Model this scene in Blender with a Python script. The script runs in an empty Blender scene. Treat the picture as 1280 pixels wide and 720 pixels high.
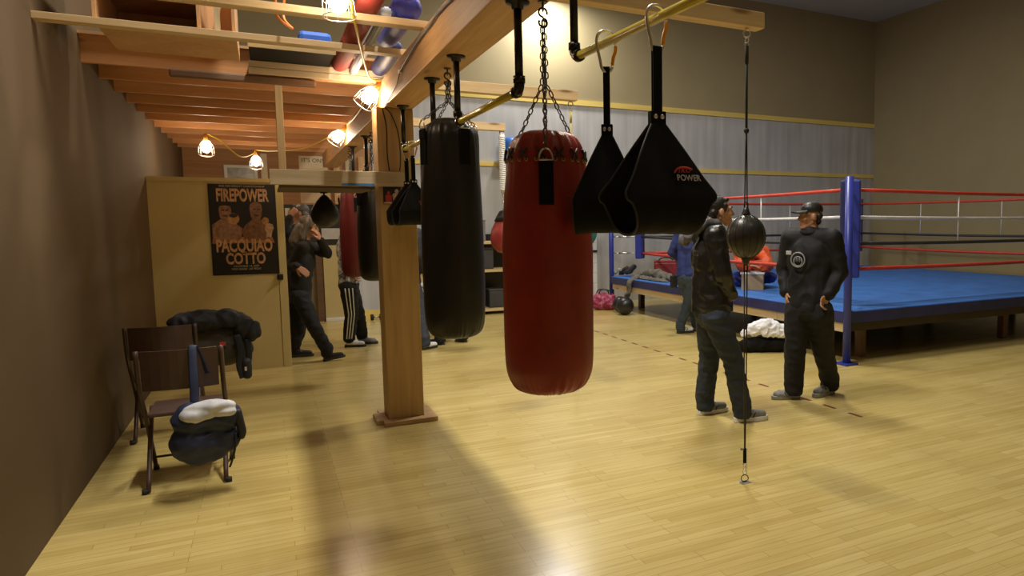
import bpy, bmesh, math, random
from mathutils import Vector, Matrix, Quaternion, noise
random.seed(7)
LAMP = 13.0
SC = bpy.context.scene
COL = SC.collection
V = Vector
PI = math.pi

# ------------------------------------------------------------------ camera
FOC, PCX, PCY, CAMH = 890.0, 820.0, 360.0, 1.6
_d = V(((332 - PCX) / FOC, -(282 - PCY) / FOC, -1)).normalized()
_up = -V(((884 - PCX) / FOC, -(9950 - PCY) / FOC, -1)).normalized()
_Y = (_d - _d.dot(_up) * _up).normalized()
_X = _Y.cross(_up)
CM = Matrix((_X, _Y, _up))                 # camera axes -> room axes (Y runs along the big beam)
CP = V((0, 0, CAMH))
cam_data = bpy.data.cameras.new('camera')
cam = bpy.data.objects.new('camera', cam_data)
COL.objects.link(cam)
cam.matrix_world = Matrix.Translation(CP) @ CM.to_4x4()
cam_data.sensor_width = 36
cam_data.lens = FOC / 1280 * 36
cam_data.shift_x = -(PCX - 640) / 1280      # the photo is the off-centre part of a wider shot
cam_data.clip_start = 0.05
SC.camera = cam

def ray(x, y):
    return CM @ V(((x - PCX) / FOC, -(y - PCY) / FOC, -1))
def Zp(x, y, z):
    r = ray(x, y); return CP + r * ((z - CAMH) / r.z)
def G(x, y):
    return Zp(x, y, 0)
def Yp(x, y, Y):
    r = ray(x, y); return CP + r * (Y / r.y)
def Xp(x, y, X):
    r = ray(x, y); return CP + r * (X / r.x)
def Dp(x, y, D):
    return CP + ray(x, y) * D
def depth(p):
    return -(CM.transposed() @ (V(p) - CP)).z

# ------------------------------------------------------------------ materials
MATS = {}
def _nt(name):
    m = bpy.data.materials.new(name); m.use_nodes = True
    nt = m.node_tree; b = nt.nodes['Principled BSDF']
    return m, nt, b
def N(nt, t, **kw):
    n = nt.nodes.new(t)
    for k, v in kw.items():
        if k in n.inputs: n.inputs[k].default_value = v
        else: setattr(n, k, v)
    return n
def c4(c): return (c[0], c[1], c[2], 1)
def ramp(nt, stops):
    r = nt.nodes.new('ShaderNodeValToRGB')
    els = r.color_ramp.elements
    while len(els) < len(stops): els.new(0.5)
    for e, (p, c) in zip(els, stops):
        e.position = p; e.color = c4(c)
    return r
def mapped(nt, scale, coord='Object', rot=(0, 0, 0)):
    tc = N(nt, 'ShaderNodeTexCoord'); mp = N(nt, 'ShaderNodeMapping')
    mp.inputs['Scale'].default_value = scale; mp.inputs['Rotation'].default_value = rot
    nt.links.new(tc.outputs[coord], mp.inputs['Vector'])
    return mp.outputs['Vector']
def mat(name, col, rough=0.6, metal=0.0, var=0.12, scale=6.0, bump=0.0, bscale=60.0, stretch=(1, 1, 1), coat=0.0, sheen=0.0, spec=0.5, rvar=0.0):
    """plain surface with a little procedural mottling, and fine bump"""
    if name in MATS: return MATS[name]
    m, nt, b = _nt(name)
    v = mapped(nt, tuple(scale * s for s in stretch))
    n = N(nt, 'ShaderNodeTexNoise', Scale=1.0, Detail=5.0, Roughness=0.6)
    nt.links.new(v, n.inputs['Vector'])
    lo = [max(0, c * (1 - var)) for c in col]; hi = [min(1, c * (1 + var)) for c in col]
    r = ramp(nt, [(0.3, lo), (0.7, hi)])
    nt.links.new(n.outputs['Fac'], r.inputs['Fac']); nt.links.new(r.outputs['Color'], b.inputs['Base Color'])
    b.inputs['Roughness'].default_value = rough; b.inputs['Metallic'].default_value = metal
    b.inputs['Coat Weight'].default_value = coat; b.inputs['Sheen Weight'].default_value = sheen
    b.inputs['Specular IOR Level'].default_value = spec
    if rvar:
        mr = N(nt, 'ShaderNodeMapRange'); mr.inputs['To Min'].default_value = rough - rvar; mr.inputs['To Max'].default_value = rough + rvar
        nt.links.new(n.outputs['Fac'], mr.inputs['Value']); nt.links.new(mr.outputs['Result'], b.inputs['Roughness'])
    if bump:
        v2 = mapped(nt, tuple(bscale * s for s in stretch))
        n2 = N(nt, 'ShaderNodeTexNoise', Scale=1.0, Detail=4.0)
        nt.links.new(v2, n2.inputs['Vector'])
        bp = N(nt, 'ShaderNodeBump', Strength=bump, Distance=0.004)
        nt.links.new(n2.outputs['Fac'], bp.inputs['Height']); nt.links.new(bp.outputs['Normal'], b.inputs['Normal'])
    MATS[name] = m
    return m
def wood(name, c1, c2, axis='X', rough=0.6, knots=True, fine=1.0):
    if name in MATS: return MATS[name]
    m, nt, b = _nt(name)
    s = {'X': (1.3, 22, 22), 'Y': (22, 1.3, 22), 'Z': (22, 22, 1.3)}[axis]
    v = mapped(nt, tuple(k * fine for k in s))
    n = N(nt, 'ShaderNodeTexNoise', Scale=1.0, Detail=6.0, Roughness=0.65, Distortion=0.6)
    nt.links.new(v, n.inputs['Vector'])
    mid = [(a + d) / 2 for a, d in zip(c1, c2)]
    r = ramp(nt, [(0.28, c1), (0.5, mid), (0.72, c2)])
    nt.links.new(n.outputs['Fac'], r.inputs['Fac'])
    out = r.outputs['Color']
    # broad tone drift
    v3 = mapped(nt, tuple(k * 0.12 for k in s))
    n3 = N(nt, 'ShaderNodeTexNoise', Scale=1.0, Detail=2.0); nt.links.new(v3, n3.inputs['Vector'])
    mx = N(nt, 'ShaderNodeMixRGB', blend_type='MULTIPLY'); mx.inputs['Fac'].default_value = 0.55
    r3 = ramp(nt, [(0.3, (0.72, 0.66, 0.58)), (0.65, (1, 1, 1))]); nt.links.new(n3.outputs['Fac'], r3.inputs['Fac'])
    nt.links.new(out, mx.inputs['Color1']); nt.links.new(r3.outputs['Color'], mx.inputs['Color2']); out = mx.outputs['Color']
    if knots:
        ks = {'X': (1.5, 6, 6), 'Y': (6, 1.5, 6), 'Z': (6, 6, 1.5)}[axis]
        vk = mapped(nt, ks); vo = N(nt, 'ShaderNodeTexVoronoi', Scale=1.0); nt.links.new(vk, vo.inputs['Vector'])
        rk = ramp(nt, [(0.06, (0.25, 0.13, 0.06)), (0.14, (1, 1, 1))]); nt.links.new(vo.outputs['Distance'], rk.inputs['Fac'])
        mk = N(nt, 'ShaderNodeMixRGB', blend_type='MULTIPLY'); mk.inputs['Fac'].default_value = 0.75
        nt.links.new(out, mk.inputs['Color1']); nt.links.new(rk.outputs['Color'], mk.inputs['Color2']); out = mk.outputs['Color']
    nt.links.new(out, b.inputs['Base Color'])
    b.inputs['Roughness'].default_value = rough
    bp = N(nt, 'ShaderNodeBump', Strength=0.25, Distance=0.003)
    nt.links.new(n.outputs['Fac'], bp.inputs['Height']); nt.links.new(bp.outputs['Normal'], b.inputs['Normal'])
    MATS[name] = m
    return m
def glow(name, col, strength):
    if name in MATS: return MATS[name]
    m, nt, b = _nt(name)
    b.inputs['Base Color'].default_value = c4(col)
    b.inputs['Emission Color'].default_value = c4(col); b.inputs['Emission Strength'].default_value = strength
    MATS[name] = m
    return m
def splash(name, cols, scale, rough=0.8):
    """printed cloth: bands of several colours by noise"""
    if name in MATS: return MATS[name]
    m, nt, b = _nt(name)
    v = mapped(nt, (scale, scale, scale * 0.7))
    n = N(nt, 'ShaderNodeTexNoise', Scale=1.0, Detail=3.0, Distortion=1.2); nt.links.new(v, n.inputs['Vector'])
    k = len(cols)
    r = ramp(nt, [(0.34 + 0.32 * i / (k - 1), c) for i, c in enumerate(cols)])
    nt.links.new(n.outputs['Fac'], r.inputs['Fac']); nt.links.new(r.outputs['Color'], b.inputs['Base Color'])
    b.inputs['Roughness'].default_value = rough
    MATS[name] = m
    return m

# ------------------------------------------------------------------ mesh building (points are in room coordinates)
def link(name, me, parent=None, m=None):
    o = bpy.data.objects.new(name, me); COL.objects.link(o)
    if parent is not None: o.parent = parent
    if m is not None and me is not None and not me.materials:
        for q in (m if isinstance(m, (list, tuple)) else [m]): me.materials.append(q)
    return o
def origin_of(o):
    p = V((0, 0, 0))
    while o is not None:
        p = p + o.location; o = o.parent
    return p
class MB:
    def __init__(self):
        self.v = []; self.f = []; self.s = []; self.mi = []; self.cur = 0
    def add(self, vs, fs, smooth=False):
        b = len(self.v)
        self.v += [V(p) for p in vs]
        for f in fs:
            self.f.append([b + i for i in f]); self.s.append(smooth); self.mi.append(self.cur)
        return self
    def box(self, lo, hi):
        x0, y0, z0 = lo; x1, y1, z1 = hi
        vs = [(x0, y0, z0), (x1, y0, z0), (x1, y1, z0), (x0, y1, z0), (x0, y0, z1), (x1, y0, z1), (x1, y1, z1), (x0, y1, z1)]
        return self.add(vs, [(0, 3, 2, 1), (4, 5, 6, 7), (0, 1, 5, 4), (1, 2, 6, 5), (2, 3, 7, 6), (3, 0, 4, 7)])
    def hull8(self, vs):
        return self.add(vs, [(0, 3, 2, 1), (4, 5, 6, 7), (0, 1, 5, 4), (1, 2, 6, 5), (2, 3, 7, 6), (3, 0, 4, 7)])
    def obox(self, c, ax, ay, az, sx, sy, sz):
        c = V(c); vs = []
        for k in (-1, 1):
            for (i, j) in ((-1, -1), (1, -1), (1, 1), (-1, 1)):
                vs.append(c + V(ax) * (i * sx / 2) + V(ay) * (j * sy / 2) + V(az) * (k * sz / 2))
        return self.hull8(vs)
    def beam(self, a, b, w, h, up=(0, 0, 1)):
        """square bar from a to b"""
        a, b = V(a), V(b); d = (b - a).normalized(); s = d.cross(V(up))
        if s.length < 1e-4: s = d.cross(V((1, 0, 0)))
        s.normalize(); u = s.cross(d).normalized()
        vs = [p + s * (i * w / 2) + u * (j * h / 2) for p in (a, b) for (i, j) in ((-1, -1), (1, -1), (1, 1), (-1, 1))]
        return self.add(vs, [(0, 1, 2, 3), (7, 6, 5, 4), (0, 4, 5, 1), (1, 5, 6, 2), (2, 6, 7, 3), (3, 7, 4, 0)])
    def tube(self, pts, r, n=10, closed=False, caps=True, flat=None):
        pts = [V(p) for p in pts]; k = len(pts)
        rr = r if isinstance(r, (list, tuple)) else [r] * k
        tan = []
        for i in range(k):
            if closed: t = pts[(i + 1) % k] - pts[i - 1]
            else: t = pts[min(i + 1, k - 1)] - pts[max(i - 1, 0)]
            tan.append(t.normalized() if t.length > 1e-9 else V((0, 0, 1)))
        ref = V((0, 0, 1)) if abs(tan[0].z) < 0.9 else V((1, 0, 0))
        if flat is not None: ref = V(flat[0])
        u = (ref - tan[0] * ref.dot(tan[0])).normalized()
        vs = []
        for i in range(k):
            u = (u - tan[i] * u.dot(tan[i])).normalized(); w = tan[i].cross(u)
            for j in range(n):
                a = 2 * PI * j / n
                sx, sy = (flat[1], flat[2]) if flat is not None else (1, 1)
                vs.append(pts[i] + u * (math.cos(a) * rr[i] * sx) + w * (math.sin(a) * rr[i] * sy))
        fs = []
        for i in range(k if closed else k - 1):
            for j in range(n):
                a, b = i * n + j, i * n + (j + 1) % n
                c, d = ((i + 1) % k) * n + (j + 1) % n, ((i + 1) % k) * n + j
                fs.append((a, b, c, d))
        if caps and not closed:
            fs.append(tuple(reversed(range(n)))); fs.append(tuple(range((k - 1) * n, k * n)))
        return self.add(vs, fs, True)
    def cyl(self, a, b, r, n=20, r2=None):
        a, b = V(a), V(b); r2 = r if r2 is None else r2
        d = (b - a).normalized(); ref = V((0, 0, 1)) if abs(d.z) < 0.9 else V((1, 0, 0))
        u = (ref - d * ref.dot(d)).normalized(); w = d.cross(u)
        vs = [p + (u * math.cos(2 * PI * j / n) + w * math.sin(2 * PI * j / n)) * q for p, q in ((a, r), (b, r2)) for j in range(n)]
        self.add(vs, [(j, (j + 1) % n, n + (j + 1) % n, n + j) for j in range(n)], True)
        b0 = len(self.v) - 2 * n
        for f in (tuple(b0 + j for j in reversed(range(n))), tuple(b0 + n + j for j in range(n))):
            self.f.append(list(f)); self.s.append(False); self.mi.append(self.cur)
        return self
    def lathe(self, c, prof, n=40, fn=None, axis=None):
        """profile of (radius, height) about a vertical (or given) axis through c"""
        c = V(c); vs = []
        az = V(axis).normalized() if axis is not None else V((0, 0, 1))
        ref = V((1, 0, 0)) if abs(az.x) < 0.9 else V((0, 1, 0))
        ax = (ref - az * ref.dot(az)).normalized(); ay = az.cross(ax)
        for (r, h) in prof:
            for j in range(n):
                a = 2 * PI * j / n
                q = r if fn is None else fn(r, h, a)
                vs.append(c + ax * (q * math.cos(a)) + ay * (q * math.sin(a)) + az * h)
        k = len(prof)
        fs = [(i * n + j, i * n + (j + 1) % n, (i + 1) * n + (j + 1) % n, (i + 1) * n + j) for i in range(k - 1) for j in range(n)]
        if prof[0][0] > 1e-6: fs.append(tuple(reversed(range(n))))
        if prof[-1][0] > 1e-6: fs.append(tuple(range((k - 1) * n, k * n)))
        return self.add(vs, fs, True)
    def ball(self, c, r, n=16, rot=None):
        r = r if isinstance(r, (tuple, list, Vector)) else (r, r, r)
        c = V(c); m = n // 2 + 1; vs = []; fs = []
        for i in range(m + 1):
            t = PI * i / m
            for j in range(n):
                a = 2 * PI * j / n
                p = V((r[0] * math.sin(t) * math.cos(a), r[1] * math.sin(t) * math.sin(a), r[2] * math.cos(t)))
                if rot is not None: p = rot @ p
                vs.append(c + p)
        for i in range(m):
            for j in range(n):
                fs.append((i * n + j, (i + 1) * n + j, (i + 1) * n + (j + 1) % n, i * n + (j + 1) % n))
        return self.add(vs, fs, True)
    def capsule(self, p0, r0, p1, r1, n=14):
        p0, p1 = V(p0), V(p1); d = p1 - p0; L = d.length
        if L < 1e-5: return self.ball(p0, max(r0, r1))
        d = d / L; prof = []
        for i in range(6): a = PI / 2 * i / 5; prof.append((r0 * math.sin(a), -r0 * math.cos(a)))
        for i in range(6): a = PI / 2 * i / 5; prof.append((r1 * math.cos(a), L + r1 * math.sin(a)))
        prof[0] = (1e-5, -r0); prof[-1] = (1e-5, L + r1)
        return self.lathe(p0, prof, n, axis=d)
    def prism(self, outline, axis_o, u, w, n, t0, t1):
        """outline of (a, b) in the plane o + a*u + b*w, extruded along n from t0 to t1"""
        o, u, w, n = V(axis_o), V(u), V(w), V(n); k = len(outline)
        vs = [o + u * a + w * b + n * t for t in (t0, t1) for (a, b) in outline]
        fs = [tuple(reversed(range(k))), tuple(range(k, 2 * k))] + [(i, (i + 1) % k, k + (i + 1) % k, k + i) for i in range(k)]
        return self.add(vs, fs)
    def links(self, pts, length=0.033, width=0.021, wire=0.0028, twist=0.0):
        """chain of alternating oval links along a polyline"""
        pts = [V(p) for p in pts]
        seg = [(pts[i + 1] - pts[i]).length for i in range(len(pts) - 1)]
        total = sum(seg); pitch = length - 2.2 * wire; n = max(1, round(total / pitch))
        def at(s):
            for i, L in enumerate(seg):
                if s <= L or i == len(seg) - 1: return pts[i].lerp(pts[i + 1], min(1, s / L)), (pts[i + 1] - pts[i]).normalized()
                s -= L
        for i in range(n):
            c, d = at((i + 0.5) * total / n)
            ref = V((math.cos(twist), math.sin(twist), 0)); ref = (ref - d * ref.dot(d))
            if ref.length < 1e-3: ref = V((0, 1, 0)).cross(d)
            ref.normalize(); s2 = d.cross(ref)
            u = ref if i % 2 == 0 else s2
            hl, hw = (length - width) / 2, width / 2 - wire
            loop = []
            for j in range(5): a = -PI / 2 + PI * j / 4; loop.append(c + d * (hl + hw * math.cos(a)) + u * (hw * math.sin(a)))
            for j in range(5): a = PI / 2 + PI * j / 4; loop.append(c + d * (-hl + hw * math.cos(a)) + u * (hw * math.sin(a)))
            self.tube(loop, wire, n=6, closed=True)
        return self
    def ring(self, c, nrm, r, wire, n=24, k=8):
        nrm = V(nrm).normalized(); ref = V((0, 0, 1)) if abs(nrm.z) < 0.9 else V((1, 0, 0))
        u = (ref - nrm * ref.dot(nrm)).normalized(); w = nrm.cross(u); c = V(c)
        return self.tube([c + (u * math.cos(2 * PI * j / n) + w * math.sin(2 * PI * j / n)) * r for j in range(n)], wire, n=k, closed=True)
    def build(self, name, m, parent=None, bevel=0.0, fix=True):
        o0 = origin_of(parent) if parent is not None else None
        if parent is None:
            xs = [p for p in self.v]
            lo = V((min(p.x for p in xs), min(p.y for p in xs), min(p.z for p in xs))); hi = V((max(p.x for p in xs), max(p.y for p in xs), max(p.z for p in xs)))
            o0 = V(((lo.x + hi.x) / 2, (lo.y + hi.y) / 2, lo.z))
        me = bpy.data.meshes.new(name)
        me.from_pydata([p - o0 for p in self.v], [], self.f)
        for p, s, k in zip(me.polygons, self.s, self.mi): p.use_smooth = s; p.material_index = k
        if fix or bevel:
            bm = bmesh.new(); bm.from_mesh(me)
            if fix: bmesh.ops.recalc_face_normals(bm, faces=bm.faces)
            if bevel:
                es = [e for e in bm.edges if len(e.link_faces) == 2 and e.calc_face_angle(0) > 0.7 and not (e.link_faces[0].smooth and e.link_faces[1].smooth)]
                bmesh.ops.bevel(bm, geom=es, offset=bevel, segments=2, profile=0.5, affect='EDGES')
            bm.to_mesh(me); bm.free()
        o = link(name, me, parent, m)
        if parent is None: o.location = o0
        return o

def tag(o, label=None, cat=None, group=None, kind=None):
    if label: o['label'] = label
    if cat: o['category'] = cat
    if group: o['group'] = group
    if kind: o['kind'] = kind
    return o
def thing(name, loc, label, cat, group=None):
    o = bpy.data.objects.new(name, None); COL.objects.link(o); o.location = V(loc)
    o.empty_display_size = 0.1
    return tag(o, label, cat, group)
def copy_tree(o, parent=None):
    c = o.copy(); COL.objects.link(c)
    if parent is not None: c.parent = parent
    for ch in list(o.children): copy_tree(ch, c)
    return c
def struct(o): o['kind'] = 'structure'; return o
def evaluated(o):
    dg = bpy.context.evaluated_depsgraph_get(); dg.update()
    return bpy.data.meshes.new_from_object(o.evaluated_get(dg))
def drop(o):
    d = o.data; bpy.data.objects.remove(o)
    if d is not None and d.users == 0:
        (bpy.data.meshes if isinstance(d, bpy.types.Mesh) else bpy.data.curves).remove(d)
def blob(name, prims, m, parent, voxel=0.006, smooth=6, wrinkle=None, cuts=(), push=None):
    """one continuous surface grown over overlapping rounded forms"""
    b = MB()
    for p in prims:
        if p[0] == 'c': b.capsule(p[1], p[2], p[3], p[4])
        elif p[0] == 'e': b.ball(p[1], p[2], 18, p[3] if len(p) > 3 else None)
        elif p[0] == 't':                       # chain of capsules with radii
            for (a, ra), (c, rc) in zip(p[1][:-1], p[1][1:]): b.capsule(a, ra, c, rc)
    t = b.build('grow', None, None); off = t.location.copy()
    md = t.modifiers.new('r', 'REMESH'); md.mode = 'VOXEL'; md.voxel_size = voxel; md.adaptivity = 0
    if smooth:
        ms = t.modifiers.new('s', 'SMOOTH'); ms.factor = 0.5; ms.iterations = smooth
    me = evaluated(t); drop(t)
    o0 = origin_of(parent) if parent is not None else off
    bm = bmesh.new(); bm.from_mesh(me)
    bm.normal_update()
    sh = off - o0
    if wrinkle:
        amp, fr = wrinkle[0], wrinkle[1]; st = wrinkle[2] if len(wrinkle) > 2 else (1, 1, 1)
        mv = []
        for v in bm.verts:
            w = v.co + off
            q = V((w.x * fr * st[0], w.y * fr * st[1], w.z * fr * st[2]))
            mv.append(v.normal * (amp * (1 - 2 * abs(noise.noise(q)) * 1.6) + amp * 0.5 * noise.noise(q * 2.3)))
        for v, d in zip(bm.verts, mv): v.co += d
    for v in bm.verts: v.co += sh
    for (pt, no) in cuts:
        bmesh.ops.bisect_plane(bm, geom=bm.verts[:] + bm.edges[:] + bm.faces[:], plane_co=V(pt) - o0, plane_no=V(no), clear_outer=True)
        es = [e for e in bm.edges if e.is_boundary]
        bmesh.ops.holes_fill(bm, edges=es, sides=0)
    for f in bm.faces: f.smooth = True
    bm.to_mesh(me); bm.free()
    me.name = name; me.materials.clear()
    o = link(name, me, parent, m)
    if parent is None: o.location = o0
    return o
def lettering(name, text, size, origin, right, up, m, parent, depth_=0.0006, shear=0.0, align='LEFT', xs=1.0, spacing=1.0, bold=0.0):
    """raised lettering lying on a surface; origin is the baseline start"""
    cu = bpy.data.curves.new(name, 'FONT'); cu.body = text; cu.size = size; cu.extrude = depth_; cu.shear = shear
    cu.align_x = align; cu.offset = bold * size; cu.space_character = spacing; cu.resolution_u = 3
    t = bpy.data.objects.new(name, cu); COL.objects.link(t)
    me = evaluated(t); drop(t)
    right = V(right).normalized(); up = V(up).normalized(); nrm = right.cross(up)
    o0 = origin_of(parent)
    for v in me.vertices:
        v.co = V(origin) - o0 + right * (v.co.x * xs) + up * v.co.y + nrm * v.co.z
    me.materials.clear()
    return link(name, me, parent, m)
def arc(c, u, w, r, a0, a1, n=8):
    c, u, w = V(c), V(u), V(w)
    return [c + u * (r * math.cos(a0 + (a1 - a0) * i / n)) + w * (r * math.sin(a0 + (a1 - a0) * i / n)) for i in range(n + 1)]
def bez(a, b, c, d, n=16):
    a, b, c, d = V(a), V(b), V(c), V(d); o = []
    for i in range(n + 1):
        t = i / n; s = 1 - t
        o.append(a * s**3 + b * 3 * s * s * t + c * 3 * s * t * t + d * t**3)
    return o
def smoothpath(pts, k=6):
    """Catmull-Rom through points"""
    pts = [V(p) for p in pts]; P = [pts[0]] + pts + [pts[-1]]; out = []
    for i in range(1, len(P) - 2):
        for j in range(k):
            t = j / k; p0, p1, p2, p3 = P[i - 1], P[i], P[i + 1], P[i + 2]
            out.append(0.5 * ((2 * p1) + (p2 - p0) * t + (2 * p0 - 5 * p1 + 4 * p2 - p3) * t * t + (3 * p1 - p0 - 3 * p2 + p3) * t**3))
    out.append(pts[-1]); return out
# ------------------------------------------------------------------ shared materials
W_beam = wood('timber_orange', (0.50, 0.26, 0.10), (0.70, 0.43, 0.20), 'Y', 0.55)
W_post = wood('timber_post', (0.40, 0.245, 0.095), (0.55, 0.36, 0.155), 'Z', 0.6)
W_pine = wood('pine_x', (0.62, 0.42, 0.20), (0.78, 0.60, 0.36), 'X', 0.6)
W_pineg = wood('pine_grey_x', (0.42, 0.33, 0.20), (0.60, 0.49, 0.33), 'X', 0.65)
W_fir = wood('fir_x', (0.55, 0.25, 0.09), (0.72, 0.40, 0.19), 'X', 0.55)
W_dark = wood('dark_x', (0.12, 0.065, 0.035), (0.2, 0.11, 0.06), 'X', 0.6)
W_stud = wood('stud_z', (0.45, 0.37, 0.22), (0.60, 0.50, 0.33), 'Z', 0.7)
W_ply = wood('plywood_z', (0.52, 0.29, 0.13), (0.66, 0.40, 0.20), 'Z', 0.65, knots=False)
W_trimx = wood('yellow_trim', (0.76, 0.58, 0.14), (0.88, 0.70, 0.22), 'X', 0.6, knots=False)
W_ringy = wood('pine_y', (0.60, 0.45, 0.24), (0.74, 0.60, 0.38), 'Y', 0.65)
W_bench = wood('brown_z', (0.10, 0.055, 0.04), (0.15, 0.085, 0.06), 'Z', 0.5, knots=False)
M_iron = mat('black_pipe', (0.028, 0.026, 0.026), 0.32, 0.7, 0.25, 20)
M_steel = mat('bright_steel', (0.72, 0.72, 0.73), 0.32, 1.0, 0.08, 20)
M_dsteel = mat('chain_steel', (0.10, 0.10, 0.10), 0.35, 0.85, 0.2, 30)
M_yellow = mat('yellow_bar', (0.62, 0.49, 0.04), 0.28, 0.0, 0.1, 9, coat=0.35)
M_web = mat('black_webbing', (0.004, 0.004, 0.0045), 0.85, 0, 0.3, 60, bump=0.5, bscale=500, spec=0.2)
M_nylon = mat('black_nylon', (0.0055, 0.0055, 0.0065), 0.8, 0, 0.25, 8, bump=0.25, bscale=350, spec=0.22)
M_black = mat('black_plastic', (0.012, 0.012, 0.013), 0.45, 0, 0.2, 10)
M_rubber = mat('black_rubber', (0.02, 0.02, 0.02), 0.7, 0, 0.2, 10)
M_white = mat('white_paint', (0.75, 0.75, 0.74), 0.6, 0, 0.05, 6)
M_paper = mat('paper', (0.72, 0.60, 0.42), 0.8, 0, 0.06, 6)
M_orange = mat('orange_anodised', (0.85, 0.36, 0.03), 0.3, 0.3, 0.05, 10)
M_cord = mat('yellow_cord', (0.72, 0.50, 0.04), 0.45, 0, 0.06, 10)
M_ocord = mat('orange_cord', (0.80, 0.22, 0.02), 0.5, 0, 0.06, 10)
M_bulb = glow('bulb', (1.0, 0.84, 0.64), 45)

# ------------------------------------------------------------------ room shell
def floor_mat():
    m, nt, b = _nt('maple_floor')
    tc = N(nt, 'ShaderNodeTexCoord')
    def L(a, c): nt.links.new(a, c)
    def bricks(ox, w):
        mp = N(nt, 'ShaderNodeMapping'); mp.inputs['Location'].default_value = (ox, 0, 0)
        L(tc.outputs['Object'], mp.inputs['Vector'])
        br = N(nt, 'ShaderNodeTexBrick', offset=0.37, offset_frequency=3, squash=0.8, squash_frequency=5)
        br.inputs['Scale'].default_value = 1.0; br.inputs['Brick Width'].default_value = w; br.inputs['Row Height'].default_value = 0.057
        br.inputs['Mortar Size'].default_value = 0.0011; br.inputs['Mortar Smooth'].default_value = 0.1; br.inputs['Bias'].default_value = 0.0
        br.inputs['Color1'].default_value = (0, 0, 0, 1); br.inputs['Color2'].default_value = (1, 1, 1, 1); br.inputs['Mortar'].default_value = (0.5, 0.5, 0.5, 1)
        L(mp.outputs['Vector'], br.inputs['Vector']); return br
    br = bricks(0, 0.72)
    r = ramp(nt, [(0.0, (0.53, 0.415, 0.145)), (0.3, (0.575, 0.46, 0.178)), (0.7, (0.595, 0.48, 0.19)), (1.0, (0.62, 0.505, 0.21))])
    L(br.outputs['Color'], r.inputs['Fac'])
    v = mapped(nt, (2.2, 46, 1)); n = N(nt, 'ShaderNodeTexNoise', Scale=1.0, Detail=6.0, Roughness=0.65); L(v, n.inputs['Vector'])
    rg = ramp(nt, [(0.25, (0.80, 0.76, 0.68)), (0.6, (1.03, 1.02, 1.0))]); L(n.outputs['Fac'], rg.inputs['Fac'])
    mx = N(nt, 'ShaderNodeMixRGB', blend_type='MULTIPLY'); mx.inputs['Fac'].default_value = 0.75
    L(r.outputs['Color'], mx.inputs['Color1']); L(rg.outputs['Color'], mx.inputs['Color2'])
    v2 = mapped(nt, (0.9, 1.6, 1)); n2 = N(nt, 'ShaderNodeTexNoise', Scale=1.0, Detail=3.0); L(v2, n2.inputs['Vector'])
    rw = ramp(nt, [(0.35, (0.86, 0.82, 0.74)), (0.6, (1, 1, 1))]); L(n2.outputs['Fac'], rw.inputs['Fac'])
    m2 = N(nt, 'ShaderNodeMixRGB', blend_type='MULTIPLY'); m2.inputs['Fac'].default_value = 0.6
    L(mx.outputs['Color'], m2.inputs['Color1']); L(rw.outputs['Color'], m2.inputs['Color2'])
    # scuffs
    v3 = mapped(nt, (14, 5, 1), rot=(0, 0, 0.7)); vo = N(nt, 'ShaderNodeTexVoronoi', feature='DISTANCE_TO_EDGE', Scale=0.22); L(v3, vo.inputs['Vector'])
    n4 = N(nt, 'ShaderNodeTexNoise', Scale=3.0, Detail=2.0); L(tc.outputs['Object'], n4.inputs['Vector'])
    # joints
    m3 = N(nt, 'ShaderNodeMixRGB', blend_type='MULTIPLY'); L(br.outputs['Fac'], m3.inputs['Fac'])
    m3.inputs['Color2'].default_value = (0.55, 0.45, 0.33, 1); L(m2.outputs['Color'], m3.inputs['Color1'])
    L(m3.outputs['Color'], b.inputs['Base Color'])
    rr = N(nt, 'ShaderNodeMapRange'); rr.inputs['To Min'].default_value = 0.13; rr.inputs['To Max'].default_value = 0.32
    L(n2.outputs['Fac'], rr.inputs['Value']); L(rr.outputs['Result'], b.inputs['Roughness'])
    bp = N(nt, 'ShaderNodeBump', Strength=0.15, Distance=0.002); L(n.outputs['Fac'], bp.inputs['Height']); L(bp.outputs['Normal'], b.inputs['Normal'])
    b.inputs['Specular IOR Level'].default_value = 0.4
    return m
def wall_sheet_mat():
    """grey hung sheeting: soft upright streaks and faint level seams"""
    m, nt, b = _nt('grey_sheet')
    v = mapped(nt, (7, 1, 0.25)); n = N(nt, 'ShaderNodeTexNoise', Scale=1.0, Detail=4.0); nt.links.new(v, n.inputs['Vector'])
    r = ramp(nt, [(0.3, (0.45, 0.45, 0.455)), (0.7, (0.58, 0.58, 0.585))]); nt.links.new(n.outputs['Fac'], r.inputs['Fac'])
    v2 = mapped(nt, (2.2, 1, 1.0)); n2 = N(nt, 'ShaderNodeTexNoise', Scale=1.0, Detail=3.0); nt.links.new(v2, n2.inputs['Vector'])
    r2 = ramp(nt, [(0.35, (0.82, 0.82, 0.82)), (0.65, (1, 1, 1))]); nt.links.new(n2.outputs['Fac'], r2.inputs['Fac'])
    mx = N(nt, 'ShaderNodeMixRGB', blend_type='MULTIPLY'); mx.inputs['Fac'].default_value = 0.8
    nt.links.new(r.outputs['Color'], mx.inputs['Color1']); nt.links.new(r2.outputs['Color'], mx.inputs['Color2'])
    nt.links.new(mx.outputs['Color'], b.inputs['Base Color']); b.inputs['Roughness'].default_value = 0.6
    bp = N(nt, 'ShaderNodeBump', Strength=0.35, Distance=0.02); nt.links.new(n.outputs['Fac'], bp.inputs['Height']); nt.links.new(bp.outputs['Normal'], b.inputs['Normal'])
    return m
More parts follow.
